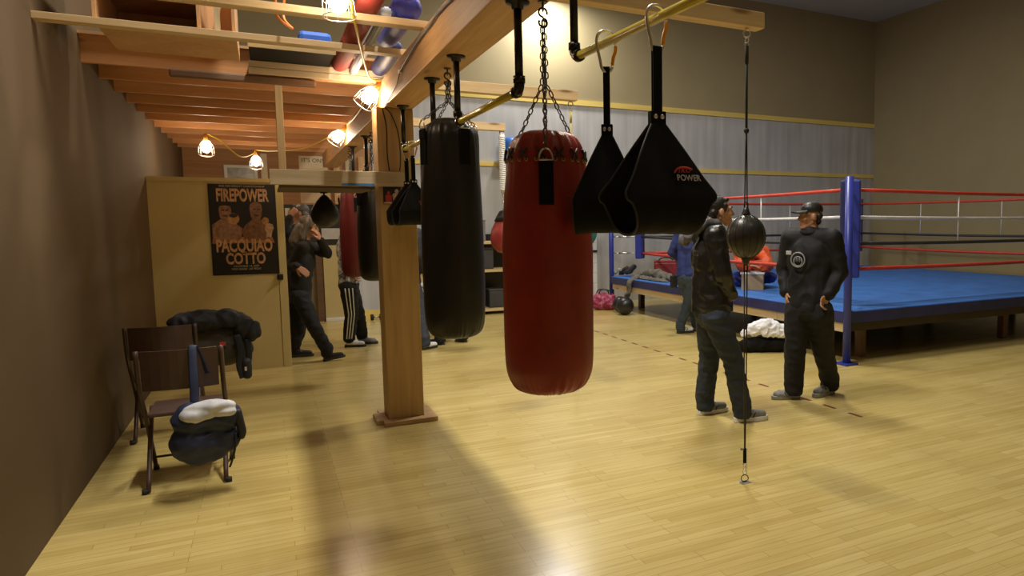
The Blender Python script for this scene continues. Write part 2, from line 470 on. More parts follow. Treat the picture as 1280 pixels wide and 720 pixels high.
def block_mat(name, col, mortar):
    m, nt, b = _nt(name)
    tc = N(nt, 'ShaderNodeTexCoord'); mp = N(nt, 'ShaderNodeMapping'); mp.inputs['Rotation'].default_value = (PI / 2, 0, 0)
    nt.links.new(tc.outputs['Object'], mp.inputs['Vector'])
    br = N(nt, 'ShaderNodeTexBrick'); br.inputs['Scale'].default_value = 1.0; br.inputs['Brick Width'].default_value = 0.4; br.inputs['Row Height'].default_value = 0.2
    br.inputs['Mortar Size'].default_value = 0.006
    br.inputs['Color1'].default_value = c4(col); br.inputs['Color2'].default_value = c4([c * 0.95 for c in col]); br.inputs['Mortar'].default_value = c4(mortar)
    nt.links.new(mp.outputs['Vector'], br.inputs['Vector']); nt.links.new(br.outputs['Color'], b.inputs['Base Color'])
    b.inputs['Roughness'].default_value = 0.6
    return m
M_floor = floor_mat(); M_sheet = wall_sheet_mat()
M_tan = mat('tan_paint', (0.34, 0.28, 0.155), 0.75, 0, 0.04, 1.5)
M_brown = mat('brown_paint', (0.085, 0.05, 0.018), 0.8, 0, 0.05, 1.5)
M_block = block_mat('white_block', (0.80, 0.81, 0.82), (0.55, 0.56, 0.58))
M_cream = mat('cream_paint', (0.60, 0.49, 0.23), 0.55, 0, 0.05, 2.5)
M_ceil = mat('ceiling_paint', (0.42, 0.42, 0.43), 0.8, 0, 0.05, 1)
X0, X1, Y0, Y1, ZC = -1.05, 13.2, -3.2, 13.0, 6.37
struct(MB().box((X0 - 0.15, Y0 - 0.15, -0.12), (X1 + 0.15, Y1 + 0.15, 0)).build('floor', M_floor))
struct(MB().box((X0 - 0.15, Y0 - 0.15, ZC), (X1 + 0.15, Y1 + 0.15, ZC + 0.12)).build('ceiling', M_ceil))
struct(MB().box((X0, Y1, 3.93), (X1, Y1 + 0.15, ZC)).build('wall_back_upper', M_tan))
struct(MB().box((X0, Y1, 0), (X1, Y1 + 0.15, 3.93)).build('wall_back_lower', M_sheet))
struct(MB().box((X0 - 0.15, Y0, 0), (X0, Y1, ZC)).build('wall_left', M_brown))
struct(MB().box((X1, Y0, 0), (X1 + 0.15, Y1, ZC)).build('wall_right', M_tan))
struct(MB().box((X0, Y0 - 0.15, 0), (X1, Y0, ZC)).build('wall_front', M_tan))
struct(MB().box((1.9, Y1 - 0.03, 3.845), (X1, Y1, 3.945)).build('trim_1', W_trimx))
struct(MB().box((1.9, Y1 - 0.03, 2.635), (X1, Y1, 2.715)).build('trim_2', W_trimx))
struct(MB().box((4.4, Y1 - 0.012, 0), (5.75, Y1, 2.0)).build('wall_block', M_block))
struct(MB().box((4.4, Y1 - 0.035, 1.015), (5.75, Y1 - 0.012, 1.05)).build('trim_3', M_black))
struct(MB().box((1.15, Y1 - 0.02, 0.0), (3.4, Y1, 0.13)).build('baseboard_back', W_trimx))
struct(MB().box((4.0, Y1 - 0.03, 0.0), (5.75, Y1 - 0.012, 0.06)).build('baseboard_block', M_black))
# dashed red court line
d = MB()
random.seed(3)
y = 4.2
while y < 10.6:
    L = 0.15
    d.box((4.185, y, 0.0), (4.215, y + L, 0.0015)); y += 0.31
tl = struct(d.build('trim_4', mat('court_line', (0.16, 0.03, 0.02), 0.4)))

# under-loft end wall
struct(MB().box((X0, 12.94, 1.92), (1.62, 12.995, 2.86)).build('wall_loft_upper', wood('loft_ply', (0.36, 0.17, 0.07), (0.5, 0.27, 0.12), 'X', 0.6, knots=False)))
struct(MB().box((X0, 12.945, 0.95), (1.30, 12.995, 1.92)).build('wall_loft_middle', mat('black_board', (0.022, 0.022, 0.024), 0.5, 0, 0.15, 2)))
struct(MB().box((X0, 12.95, 0.0), (1.18, 12.995, 0.95)).build('wall_loft_lower', mat('olive_board', (0.20, 0.155, 0.085), 0.6, 0, 0.08, 2)))
t = thing('doorway_post', (0.74, 12.90, 0), 'dark brown upright board on the end wall behind the walking woman', 'board')
MB().box((0.69, 12.88, 0), (0.79, 12.945, 1.3)).build('board', W_dark, t, bevel=0.004)
t = thing('leaning_panel', (0.95, 12.85, 0), 'cream panel on a white sill against the end wall beside the striped trousers', 'panel')
MB().box((0.80, 12.86, 0.05), (1.14, 12.94, 1.25)).build('panel', M_cream, t, bevel=0.004)
MB().box((0.80, 12.80, 0.0), (1.16, 12.94, 0.05)).build('sill', M_white, t, bevel=0.004)

# ------------------------------------------------------------------ the big beam and its post
t = tag(MB().box((0.849, -1.0, 2.497), (1.064, 12.6, 2.715)).build('timber_beam', W_beam, None, bevel=0.006),
        'heavy orange timber beam running the length of the gym overhead', 'beam')
post = thing('timber_post', (0.927, 6.06, 0), 'square timber post on a boarded foot holding up the beam', 'post')
MB().box((0.79, 5.93, 0.035), (1.064, 6.19, 2.497)).build('shaft', W_post, post, bevel=0.006)
W_plate = wood('plate_x', (0.42, 0.26, 0.12), (0.55, 0.37, 0.19), 'X', 0.55)
for (lo, hi) in (((0.745, 5.835, 0), (1.155, 5.93, 0.038)), ((0.745, 6.19, 0), (1.155, 6.285, 0.038)), ((0.70, 5.93, 0), (0.79, 6.19, 0.038)), ((1.064, 5.93, 0), (1.155, 6.19, 0.038))):
    MB().box(lo, hi).build('foot_board', W_plate, post, bevel=0.004)
c = MB().tube(smoothpath([(0.835, 5.925, 2.49), (0.86, 5.924, 2.35), (0.858, 5.924, 2.15), (0.868, 5.924, 2.012)], 5), 0.004, 6).build('black_cable', M_black)
tag(c, 'thin black cable running down the front of the timber post', 'cable')
c = MB().tube(smoothpath([(0.85, 5.90, 2.494), (0.90, 5.918, 2.44), (0.945, 5.918, 2.30), (0.955, 5.918, 2.12), (0.945, 5.918, 2.012)], 5), 0.004, 6).build('black_cable', M_black)
tag(c, 'black cable curving down from the beam beside the pipe on the post', 'cable')
# picture stuck to the post
q = thing('photo_print', (0.905, 5.915, 1.755), 'small boxing photograph stuck to the timber post under the rail', 'photo')
MB().box((0.815, 5.918, 1.755), (0.985, 5.926, 1.915)).build('print', mat('photo_dark', (0.02, 0.014, 0.012), 0.35, 0, 0.4, 20), q)
fg = MB(); fg.cur = 0
def fig(mb, x, z, s, arms):
    mb.prism([(-.02, 0), (.02, 0), (.026, .05), (.018, .06), (-.018, .06), (-.026, .05)], (x, 5.9175, z), (s, 0, 0), (0, 0, s), (0, -1, 0), 0, .0006)
    mb.prism([(.012 * math.cos(a * PI / 5), .074 + .014 * math.sin(a * PI / 5)) for a in range(10)], (x, 5.9175, z), (s, 0, 0), (0, 0, s), (0, -1, 0), 0, .0006)
    for (a, b) in arms: mb.prism([(a, .05), (a + .012, .05), (b + .01, .095), (b, .095)], (x, 5.9175, z), (s, 0, 0), (0, 0, s), (0, -1, 0), 0, .0006)
m1 = MB(); fig(m1, .855, 1.765, 1.0, []); m1.build('red_boxer', mat('photo_red', (0.42, 0.04, 0.025), 0.4, 0, .3, 60), q)
m1 = MB(); fig(m1, .915, 1.765, 1.2, [(.016, .03)]); m1.build('pale_boxer', mat('photo_pale', (0.62, 0.42, 0.30), 0.4, 0, .3, 60), q)
m1 = MB(); fig(m1, .962, 1.772, 1.0, []); m1.build('blue_boxer', mat('photo_blue', (0.06, 0.07, 0.2), 0.4, 0, .4, 60), q)
m1 = MB(); m1.box((.818, 5.9165, 1.757), (.982, 5.918, 1.768)); m1.build('canvas_strip', mat('photo_strip', (0.55, 0.4, 0.28), 0.4, 0, .3, 60), q)

# ------------------------------------------------------------------ cross timbers lying on the beam
XT = []
for (x0, x1, yy, lab) in ((0.86, 2.602, 3.43, 'pine cross timber over the beam with the double-end ball hung from its end'),
                          (0.945, 2.575, 6.20, 'pine cross timber above the red heavy bag with a yellow strap at its end'),
                          (0.945, 2.62, 8.60, 'pine cross timber behind the black heavy bag with a white wrapped rope at its end')):
    o = MB().box((x0, yy, 2.715), (x1, yy + 0.089, 2.804)).build('cross_timber', W_pine, None, bevel=0.003)
    tag(o, lab, 'timber', 'cross timbers lying over the beam')
for (yy,) in ((2.775,), (1.18,)):
    o = MB().box((0.86, yy, 2.715), (1.42, yy + 0.089, 2.804)).build('cross_timber', W_pine, None, bevel=0.003)
    tag(o, 'short cross timber above carrying the near yellow bar', 'timber', 'cross timbers over the near bar')

# ------------------------------------------------------------------ loft
for (yy, lab) in ((4.31, 'flat pine joist over the beam, first one under the blue bags'), (5.06, 'flat pine joist over the beam holding the edge of the stored board')):
    tag(MB().box((X0, yy, 2.715), (0.95, yy + 0.089, 2.753)).build('loft_joist', W_pine, None, bevel=0.002), lab, 'joist', 'open loft joists')
ed = thing('loft_edge_board', (0.42, 6.19, 2.715), 'pale doubled boards along the edge of the loft floor', 'board')
MB().box((-0.055, 6.15, 2.715), (0.905, 6.188, 2.76)).build('lower_board', W_pineg, ed, bevel=0.002)
MB().box((-0.05, 6.15, 2.763), (0.905, 6.188, 2.808)).build('upper_board', W_pineg, ed, bevel=0.002)
tag(MB().box((-0.55, 6.205, 2.655), (0.40, 6.243, 2.712)).build('dark_batten', W_dark, None, bevel=0.012), 'dark round-ended batten fixed under the loft edge boards', 'batten')
yy = 6.25; k = 0
jf = None
while yy < 12.9:
    if jf is None:
        jf = MB().box((X0, yy, 2.715), (0.935, yy + 0.038, 2.895)).build('deck_joist', W_fir, None)
        tag(jf, 'orange fir joist under the loft floor lit by work lamps', 'joist', 'loft floor joists'); y_first = yy
    else:
        j = jf.copy(); COL.objects.link(j); j.location.y += yy - y_first
    yy += 0.61
tag(MB().box((X0, 6.19, 2.896), (0.935, 12.93, 2.915)).build('loft_deck', wood('deck', (0.40, 0.21, 0.09), (0.55, 0.33, 0.16), 'X', 0.6), None), 'plywood deck on the loft joists', 'deck')

# speed-bag platform: the rail nailed across the post
pf = thing('speed_bag_platform', (0.5, 5.92, 1.90), 'grey timber speed bag platform nailed across the front of the post', 'platform')
MB().box((0.042, 5.888, 1.888), (0.985, 5.926, 2.0)).build('front_rail', W_pineg, pf, bevel=0.003)
MB().box((0.10, 5.93, 1.868), (0.76, 6.80, 1.888)).build('striking_board', wood('board_dark', (0.09, 0.055, 0.03), (0.15, 0.09, 0.05), 'X'), pf, bevel=0.003)
MB().box((0.11, 6.245, 1.888), (0.162, 6.30, 2.715)).build('hanger', W_stud, pf, bevel=0.003)
for x in (0.165, 0.66): MB().box((x, 5.93, 1.888), (x + 0.038, 6.80, 1.977)).build('side_arm', wood('arm_y', (0.42, 0.33, 0.20), (0.60, 0.49, 0.33), 'Y', 0.65), pf, bevel=0.003)
MB().box((0.52, 5.8855, 1.888), (0.75, 5.888, 1.908)).build('blue_tape', mat('blue_tape', (0.05, 0.16, 0.36), 0.5), pf)

# ------------------------------------------------------------------ partition with the poster
struct(MB().box((X0, 8.96, 0), (0.10, 9.04, 2.06)).build('wall_partition', M_cream))
struct(MB().box((X0, 8.945, 2.06), (0.10, 9.055, 2.10)).build('trim_5', M_cream))
s = thing('door_stud', (0.145, 9.0, 0), 'cream stud at the end of the poster partition', 'stud')
MB().box((0.103, 8.955, 0), (0.185, 9.045, 2.10)).build('stud', M_cream, s, bevel=0.003)
q = thing('door_latch', (0.125, 8.95, 0.99), 'black latch plate on the partition just below the poster', 'latch')
MB().box((0.085, 8.93, 0.985), (0.145, 8.955, 1.05)).build('plate', M_black, q, bevel=0.008)
MB().cyl((0.115, 8.93, 1.017), (0.115, 8.905, 1.017), 0.014).build('knob', M_black, q)

po = thing('fight_poster', (-0.2, 8.955, 1.057), 'black boxing poster with bronze lettering pinned on the cream partition', 'poster')
px0, px1, pz0, pz1, PY = -0.52, 0.112, 1.057, 2.035, 8.9535
MB().box((px0, PY, pz0), (px1, PY + 0.0035, pz1)).build('sheet', mat('poster_black', (0.012, 0.010, 0.010), 0.35, 0, 0.3, 5), po)
def flat(name, shapes, m, lift):
    b = MB()
    for o in shapes: b.prism(o, (0, PY - lift, 0), (1, 0, 0), (0, 0, 1), (0, -1, 0), 0, 0.0004)
    return b.build(name, m, po)
def ov(cx, cz, rx, rz, n=20, a0=0): return [(cx + rx * math.cos(2 * PI * i / n + a0), cz + rz * math.sin(2 * PI * i / n + a0)) for i in range(n)]
def pmat(n, c): return mat('poster_' + n, c, 0.35, 0, 0.45, 26)
skin1, skin2 = pmat('skin', (0.30, 0.15, 0.085)), pmat('skin_dark', (0.22, 0.105, 0.058))
flat('glow_band', [[(px0 + .01, 1.40), (0.08, 1.40), (0.06, 1.46), (-.2, 1.47), (px0 + .02, 1.45)]], pmat('fire', (0.42, 0.17, 0.05)), 0.0004)
flat('fighter_body', [[(-.50, 1.44), (-.24, 1.44), (-.22, 1.56), (-.28, 1.61), (-.34, 1.66), (-.42, 1.66), (-.50, 1.60)]], skin1, 0.0008)
flat('fighter_body', [[(-.20, 1.43), (.03, 1.43), (.06, 1.52), (.04, 1.60), (-.02, 1.65), (-.12, 1.66), (-.19, 1.60), (-.23, 1.52)]], skin2, 0.0008)
flat('fighter_head', [[(-.375 + x, 1.735 + z) for x, z in ((-.03, -.095), (.03, -.095), (.05, -.05), (.058, .02), (.05, .07), (.02, .095), (-.02, .095), (-.05, .07), (-.058, .02), (-.05, -.05))]], skin1, 0.0012)
flat('fighter_head', [[(-.085 + x, 1.745 + z) for x, z in ((-.032, -.10), (.032, -.10), (.052, -.05), (.061, .02), (.053, .075), (.02, .10), (-.02, .10), (-.053, .075), (-.061, .02), (-.052, -.05))]], skin2, 0.0012)
flat('fighter_hair', [[(-.433, 1.775), (-.43, 1.81), (-.40, 1.838), (-.35, 1.838), (-.32, 1.81), (-.317, 1.775), (-.33, 1.80), (-.375, 1.808), (-.42, 1.80)]], pmat('hair', (0.015, 0.01, 0.008)), 0.0016)
flat('fighter_face', [ov(-.10, 1.765, .016, .007), ov(-.06, 1.765, .016, .007), ov(-.08, 1.70, .026, .008), ov(-.395, 1.755, .015, .007), ov(-.355, 1.755, .015, .007), ov(-.375, 1.695, .022, .007)], pmat('shade', (0.05, 0.022, 0.014)), 0.0018)
flat('glove', [[(.00, 1.46), (.05, 1.46), (.062, 1.52), (.078, 1.56), (.07, 1.60), (.035, 1.615), (.0, 1.60), (-.008, 1.55), (.005, 1.51)]], pmat('glove_pale', (0.55, 0.36, 0.24)), 0.0016)
flat('glove', [ov(-.30, 1.665, .055, .06)], pmat('glove_gold', (0.42, 0.21, 0.07)), 0.0016)
flat('glove', [ov(.0, 1.64, .035, .04)], mat('poster_glove_gold', (0.42, 0.21, 0.07), 0.35), 0.0016)
flat('belt_plate', [ov(-.30, 1.70, .04, .022)], pmat('belt', (0.03, 0.02, 0.015)), 0.002)
pb, pw = mat('poster_bronze', (0.58, 0.33, 0.17), 0.35, 0, 0.35, 30), mat('poster_pale', (0.55, 0.45, 0.36), 0.4, 0, 0.1, 10)
def ptext(s, size, x, z, m, xs=1.0):
    return lettering('lettering', s, size, (x, PY - 0.0015, z), (1, 0, 0), (0, 0, 1), m, po, 0.0005, 0, 'CENTER', xs, bold=.035 if size > .1 else 0)
ptext('FIREPOWER', 0.185, -0.205, 1.855, pb, 0.50)
ptext('WELTERWEIGHT CHAMPIONSHIP', 0.03, -0.205, 2.003, pw, 0.95)
ptext('PACQUIAO', 0.185, -0.21, 1.312, pb, 0.56)
ptext('VS', 0.035, -0.21, 1.285, pw)
ptext('COTTO', 0.165, -0.205, 1.178, pb, 0.64)
ptext('NOVEMBER 14, 2009', 0.03, -0.205, 1.14, pw, 0.9)
ptext('MGM GRAND  LAS VEGAS', 0.03, -0.205, 1.11, pw, 0.8)

# papers and frame at the end wall
def paper(name, x0, x1, z0, z1, yy, lab, m, marks):
    t = thing(name, ((x0 + x1) / 2, yy, z0), lab, 'sign')
    MB().box((x0, yy - 0.004, z0), (x1, yy, z1)).build('sheet', m, t)
    for (s, sz, x, z) in marks: lettering('lettering', s, sz, (x, yy - 0.0045, z), (1, 0, 0), (0, 0, 1), M_black, t, 0.0006)
    return t
paper('paper_sign', 0.52, 0.94, 2.29, 2.70, 12.938, 'paper with handwritten capitals on the end wall above the platform rail', M_paper, [("IT'S ON!", 0.088, 0.555, 2.60)])
b = paper('paper_sign', 0.52, 0.965, 1.945, 2.235, 12.938, 'blank looking paper with a small mark pinned under the handwritten sign', mat('paper_dim', (0.62, 0.46, 0.30), 0.8), [('+', 0.08, 0.72, 2.09)])
for (x0, z0, lab) in ((0.285, 1.74, 'small white card on the black board beside the stud'), (0.68, 1.74, 'small white card on the black board beside the speed bag')):
    tag(MB().box((x0, 12.935, z0), (x0 + 0.065, 12.943, z0 + 0.12)).build('wall_card', M_white, None), lab, 'card')
tag(MB().box((0.80, 12.925, 1.35), (1.28, 12.943, 1.53)).build('white_board', mat('whiteboard', (0.55, 0.53, 0.52), 0.5), None), 'pale strip of board on the end wall under the speed bag', 'board')
wf = thing('framed_print', (-0.25, 12.92, 2.27), 'white framed print on the end wall above the poster partition', 'picture')
b = MB(); x0, x1, z0, z1 = -0.52, -0.07, 2.25, 2.52
for lo, hi in (((x0, 12.90, z0), (x0 + .04, 12.937, z1)), ((x1 - .04, 12.90, z0), (x1, 12.937, z1)), ((x0 + .04, 12.90, z0), (x1 - .04, 12.937, z0 + .03)), ((x0 + .04, 12.90, z1 - .04), (x1 - .04, 12.937, z1))): b.box(lo, hi)
b.build('frame', M_white, wf); MB().box((x0 + .04, 12.92, z0 + .03), (x1 - .04, 12.937, z1 - .04)).build('print', mat('print_grey', (0.22, 0.22, 0.21), 0.3, 0, 0.5, 12), wf)
tag(MB().box((-0.02, 12.86, 1.93), (0.07, 12.938, 2.71)).build('white_batten', mat('batten_white', (0.75, 0.66, 0.52), 0.6), None, bevel=0.003), 'white upright batten beside the lamp on the end wall', 'batten')
for i, (x, m_) in enumerate(((1.02, W_ply), (1.20, W_stud), (1.40, W_ply))):
    tag(MB().box((x, 12.86, 1.925), (x + 0.09, 12.938, 2.71)).build('wall_stud', m_, None, bevel=0.003), ['orange stud on the end wall next to the paper signs', 'pale stud on the end wall above the speed bag', 'orange stud on the end wall behind the far red bag'][i], 'stud')

# ------------------------------------------------------------------ black pipe hangers and yellow pull-up bars
def pull_bar(name, p0, p1, ztop0, ztop1, lab, ext=0.0):
    p0, p1 = V(p0), V(p1); d = (p1 - p0); d.z = 0; d.normalize()
    t = thing(name, (p0 + p1) / 2, lab, 'pull-up bar', 'yellow pull-up bars')
    MB().cyl(p0 + d * 0.03, p1 - d * 0.03, 0.0165, 24).build('bar', M_yellow, t)
    for p, s, zt in ((p0, 1, ztop0), (p1, -1, ztop1)):
        MB().cyl(p + V((0, 0, 0.05)), (p.x, p.y, zt - 0.006), 0.0165, 20).build('drop_pipe', M_iron, t)
        dd = d * s; b = MB()
        b.tube(arc(p + dd * 0.035 + V((0, 0, 0.035)), -dd, V((0, 0, -1)), 0.035, 0, PI / 2, 6), 0.0215, 14)
        b.cyl(p + V((0, 0, 0.030)), p + V((0, 0, 0.058)), 0.0245, 16); b.cyl(p + dd * 0.03, p + dd * 0.055, 0.0245, 16)
        b.build('elbow', M_iron, t)
        b = MB(); b.lathe((p.x, p.y, zt), [(0.024, -0.03), (0.026, -0.012), (0.048, -0.009), (0.05, 0.0)], 20)
        b.build('flange', M_iron, t)
    return t
pull_bar('pull_up_bar', (0.945, 2.895, 2.142), (0.945, 3.963, 2.146), 2.497, 2.497, 'yellow pull-up bar slung under the beam between the red and black bags')
pull_bar('pull_up_bar', (0.953, 4.636, 2.15), (0.963, 5.789, 2.163), 2.497, 2.497, 'yellow pull-up bar slung under the beam close to the timber post')
pull_bar('pull_up_bar', (0.945, 7.93, 2.15), (0.93, 9.05, 2.15), 2.497, 2.497, 'yellow pull-up bar under the beam beyond the timber post')
nb0 = V((1.158, 2.815, 2.28)); nbd = V((0.044, -0.999, 0)).normalized()
pull_bar('pull_up_bar', nb0, nb0 + nbd * 1.60, 2.715, 2.715, 'yellow pull-up bar carrying two black hanging slings')

# grey conduit along the beam side
q = thing('grey_conduit', (0.845, 4.5, 2.6), 'grey cable clipped along the side of the beam', 'cable')
pts = [Xp(555, 8, 0.837), Xp(540, 28, 0.837), Xp(525, 47, 0.836), Xp(512, 68, 0.836), Xp(500, 89, 0.837)]
MB().tube(smoothpath([V((0.838, 2.2, 2.60))] + pts, 5), 0.007, 8).build('cable', mat('grey_cable', (0.13, 0.14, 0.16), 0.4), q)
p = pts[-1]
MB().box(p - V((0.010, 0.02, 0.012)), p + V((0.011, 0.02, 0.012))).build('clip', M_steel, q, bevel=0.003)
MB().tube(smoothpath([p, Xp(496, 105, 0.842), Xp(489, 118, 0.842), Xp(482, 131, 0.843)], 4), 0.0035, 6).build('thin_wire', M_black, q)
# ------------------------------------------------------------------ heavy bags
def leather(name, col, rough, var=0.12, bump=0.3):
    return mat(name, col, rough, 0, var, 5, bump=bump, bscale=140, rvar=0.08)
M_redbag = leather('red_vinyl', (0.265, 0.018, 0.008), 0.40, 0.22, 0.2)
M_blackbag = leather('black_vinyl', (0.006, 0.006, 0.0065), 0.40, 0.2, 0.2)
M_farred = leather('dark_red_vinyl', (0.13, 0.012, 0.014), 0.45)
def bag_shell(name, c, prof, m, parent, wr_top=0.012, wr_bot=0.014, n=120, seed=0.0, height=1.1, seam=True):
    def rad(r, h, a):
        t = max(0, (h - height * 0.70) / (height * 0.30)); bt = max(0, (height * 0.10 - h) / (height * 0.10))
        ca, sa = math.cos(a), math.sin(a)
        w = noise.noise(V((ca * 3.2 + seed, sa * 3.2, h * 1.7))) * 0.7 + noise.noise(V((ca * 7 + seed, sa * 7, h * 2.5))) * 0.5
        edge = min(1.0, r / 0.12)
        q = r * (1 + 0.012 * noise.noise(V((ca * 1.2, sa * 1.2 + seed, h * 2)))) + (wr_top * t * w) * edge
        if bt > 0: q += -wr_bot * bt * abs(math.sin(a * 22 + 3 * noise.noise(V((ca * 2, sa * 2, seed))))) * edge
        return q
    # refine the profile
    P = smoothpath([V((r, 0, h)) for r, h in prof], 5)
    return MB().lathe(c, [(max(p.x, 1e-5), p.z) for p in P], n, fn=rad).build(name, m, parent)
def heavy_bag(name, cx, cy, zb, prof, m, label, apex_z, top_z, front, strap_w=0.058, strap=(0.79, 0.96), rstrap=0.17, lace=True, seed=0.0, ht=1.1, link=(0.033, 0.021, 0.0028), chains=(0, 112, 180, 248), wr=0.012):
    t = thing(name, (cx, cy, zb), label, 'punching bag', None)
    bag_shell('shell', (cx, cy, zb), prof, m, t, wr_top=wr, seed=seed, height=ht)
    f = V((front[0], front[1], 0)).normalized()
    apex = V((cx, cy, apex_z))
    for i, a in enumerate(chains):
        d = Matrix.Rotation(math.radians(a), 3, 'Z') @ f; s = d.cross(V((0, 0, 1)))
        o = V((cx, cy, zb)) + d * (rstrap + 0.004)
        z0, z1 = strap
        b = MB(); b.obox(o + d * 0.006 + V((0, 0, (z0 + z1) / 2)), s, d, V((0, 0, 1)), strap_w, 0.006, z1 - z0)
        b.obox(o + d * 0.011 + V((0, 0, z1 - 0.03)), s, d, V((0, 0, 1)), strap_w, 0.006, 0.05)
        b.build('hanging_strap', M_web, t, bevel=0.001)
        rc = o + d * 0.010 + V((0, 0, z1 + 0.004))
        pts = [rc - s * (strap_w * 0.46)] + [rc + s * (strap_w * 0.46 * -math.cos(q)) + V((0, 0, 0.045 * math.sin(q))) for q in [PI * k / 12 for k in range(1, 12)]] + [rc + s * (strap_w * 0.46)]
        MB().tube(pts, 0.0035, 8, closed=True).build('d_ring', M_steel, t)
        top = rc + V((0, 0, 0.042))
        mid = V((cx, cy, 0)) + d * (rstrap - 0.012); mid.z = zb + ht * 0.985
        MB().links([top, mid + d * 0.012, apex + d * 0.015], *link, twist=0.3 * i).build('chain', M_dsteel, t)
        MB().links([apex + d * 0.013, V((cx, cy, top_z - 0.075)) + d * 0.006], *link, twist=0.5 + 0.7 * i).build('chain', M_dsteel, t)
    hk = V((cx, cy, top_z - 0.045))
    sh = [hk + V((0.0, 0, -0.04)) + V((0.018 * math.sin(q), 0, -0.018 * math.cos(q))) for q in [PI * (-0.65 + 1.65 * k / 10) for k in range(11)]]
    sh2 = [hk + V((0.0, 0, 0.0)) + V((-0.018 * math.sin(q), 0, 0.018 * math.cos(q))) for q in [PI * (1 - 1.6 * k / 10) for k in range(11)]]
    MB().tube(sh + sh2, 0.0045, 8).build('s_hook', M_iron, t)
    b = MB(); b.ring((cx, cy, top_z - 0.022), f.cross(V((0, 0, 1))), 0.016, 0.0045); b.cyl((cx, cy, top_z - 0.006), (cx, cy, top_z + 0.0), 0.02, 14)
    b.build('eye_bolt', M_dsteel, t)
    if lace:
        for k in range(14):
            a = 2 * PI * (k + 0.5) / 14 + math.atan2(f.y, f.x) + 0.1
            lb = MB(); gb = MB()
            for (da, dz0, dz1) in ((0.11, 0.0, 0.042), (-0.11, 0.0, 0.042)):
                p = []
                for q in range(5):
                    aa = a + da * (1 - q / 2); zz = dz0 + (dz1 - dz0) * q / 4
                    rr = rstrap * (1.012 - zz * 0.7)
                    p.append(V((cx + rr * math.cos(aa), cy + rr * math.sin(aa), zb + ht * 0.885 + zz)))
                lb.tube(p, 0.0048, 6)
            rr = rstrap * 1.006
            for da in (0.10, -0.10):
                g = V((cx + rr * math.cos(a + da), cy + rr * math.sin(a + da), zb + ht * 0.885 - 0.004))
                gb.ring(g, V((math.cos(a + da), math.sin(a + da), 0)), 0.0065, 0.002, 12, 6)
            lb.build('lace', M_black, t); gb.build('rivet', mat('brass', (0.45, 0.36, 0.18), 0.3, 0.9), t)
    return t
red_prof = [(0, 0), (.06, .001), (.115, .010), (.152, .032), (.173, .068), (.183, .12), (.187, .22), (.188, .40), (.188, .58), (.184, .70), (.176, .82), (.167, .91), (.161, .975), (.152, 1.025), (.128, 1.065), (.09, 1.088), (.045, 1.097), (0, 1.1)]
heavy_bag('heavy_bag', 1.035, 2.844, 0.88, red_prof, M_redbag, 'large red heavy bag laced at the top, hung from the beam by chains', 2.165, 2.497, (-0.345, -0.94), rstrap=0.166, wr=.020, chains=(0, 138, 180, 222))
blk_prof = [(0, 0), (.055, .001), (.11, .010), (.145, .03), (.165, .07), (.174, .14), (.178, .3), (.178, .5), (.176, .7), (.171, .9), (.166, 1.05), (.163, 1.15), (.157, 1.205), (.135, 1.245), (.10, 1.27), (.085, 1.285), (.05, 1.293), (0, 1.295)]
heavy_bag('heavy_bag', 0.971, 4.293, 0.915, blk_prof, M_blackbag, 'tall black heavy bag hung under the beam between the red bag and the post', 2.30, 2.497, (-0.22, -0.975), strap_w=0.06, strap=(1.02, 1.22), rstrap=0.158, lace=False, seed=4.2, ht=1.295, chains=(30, 120, 210, 300), wr=0.022)
heavy_bag('heavy_bag', 0.93, 9.36, 0.955, [(r * .80, h) for r, h in red_prof], M_farred, 'dark red heavy bag hanging behind the post beside the person in striped trousers', 2.20, 2.497, (-0.1, -1), rstrap=0.135, lace=False, seed=8, chains=(20, 140, 260))
heavy_bag('heavy_bag', 0.952, 7.60, 1.03, [(r * .86, h * .95) for r, h in red_prof], M_blackbag, 'black heavy bag half hidden behind the timber post', 2.2, 2.497, (-0.1, -1), rstrap=0.146, strap=(0.75, 0.91), lace=False, seed=12, ht=1.04, chains=(60, 180, 300))

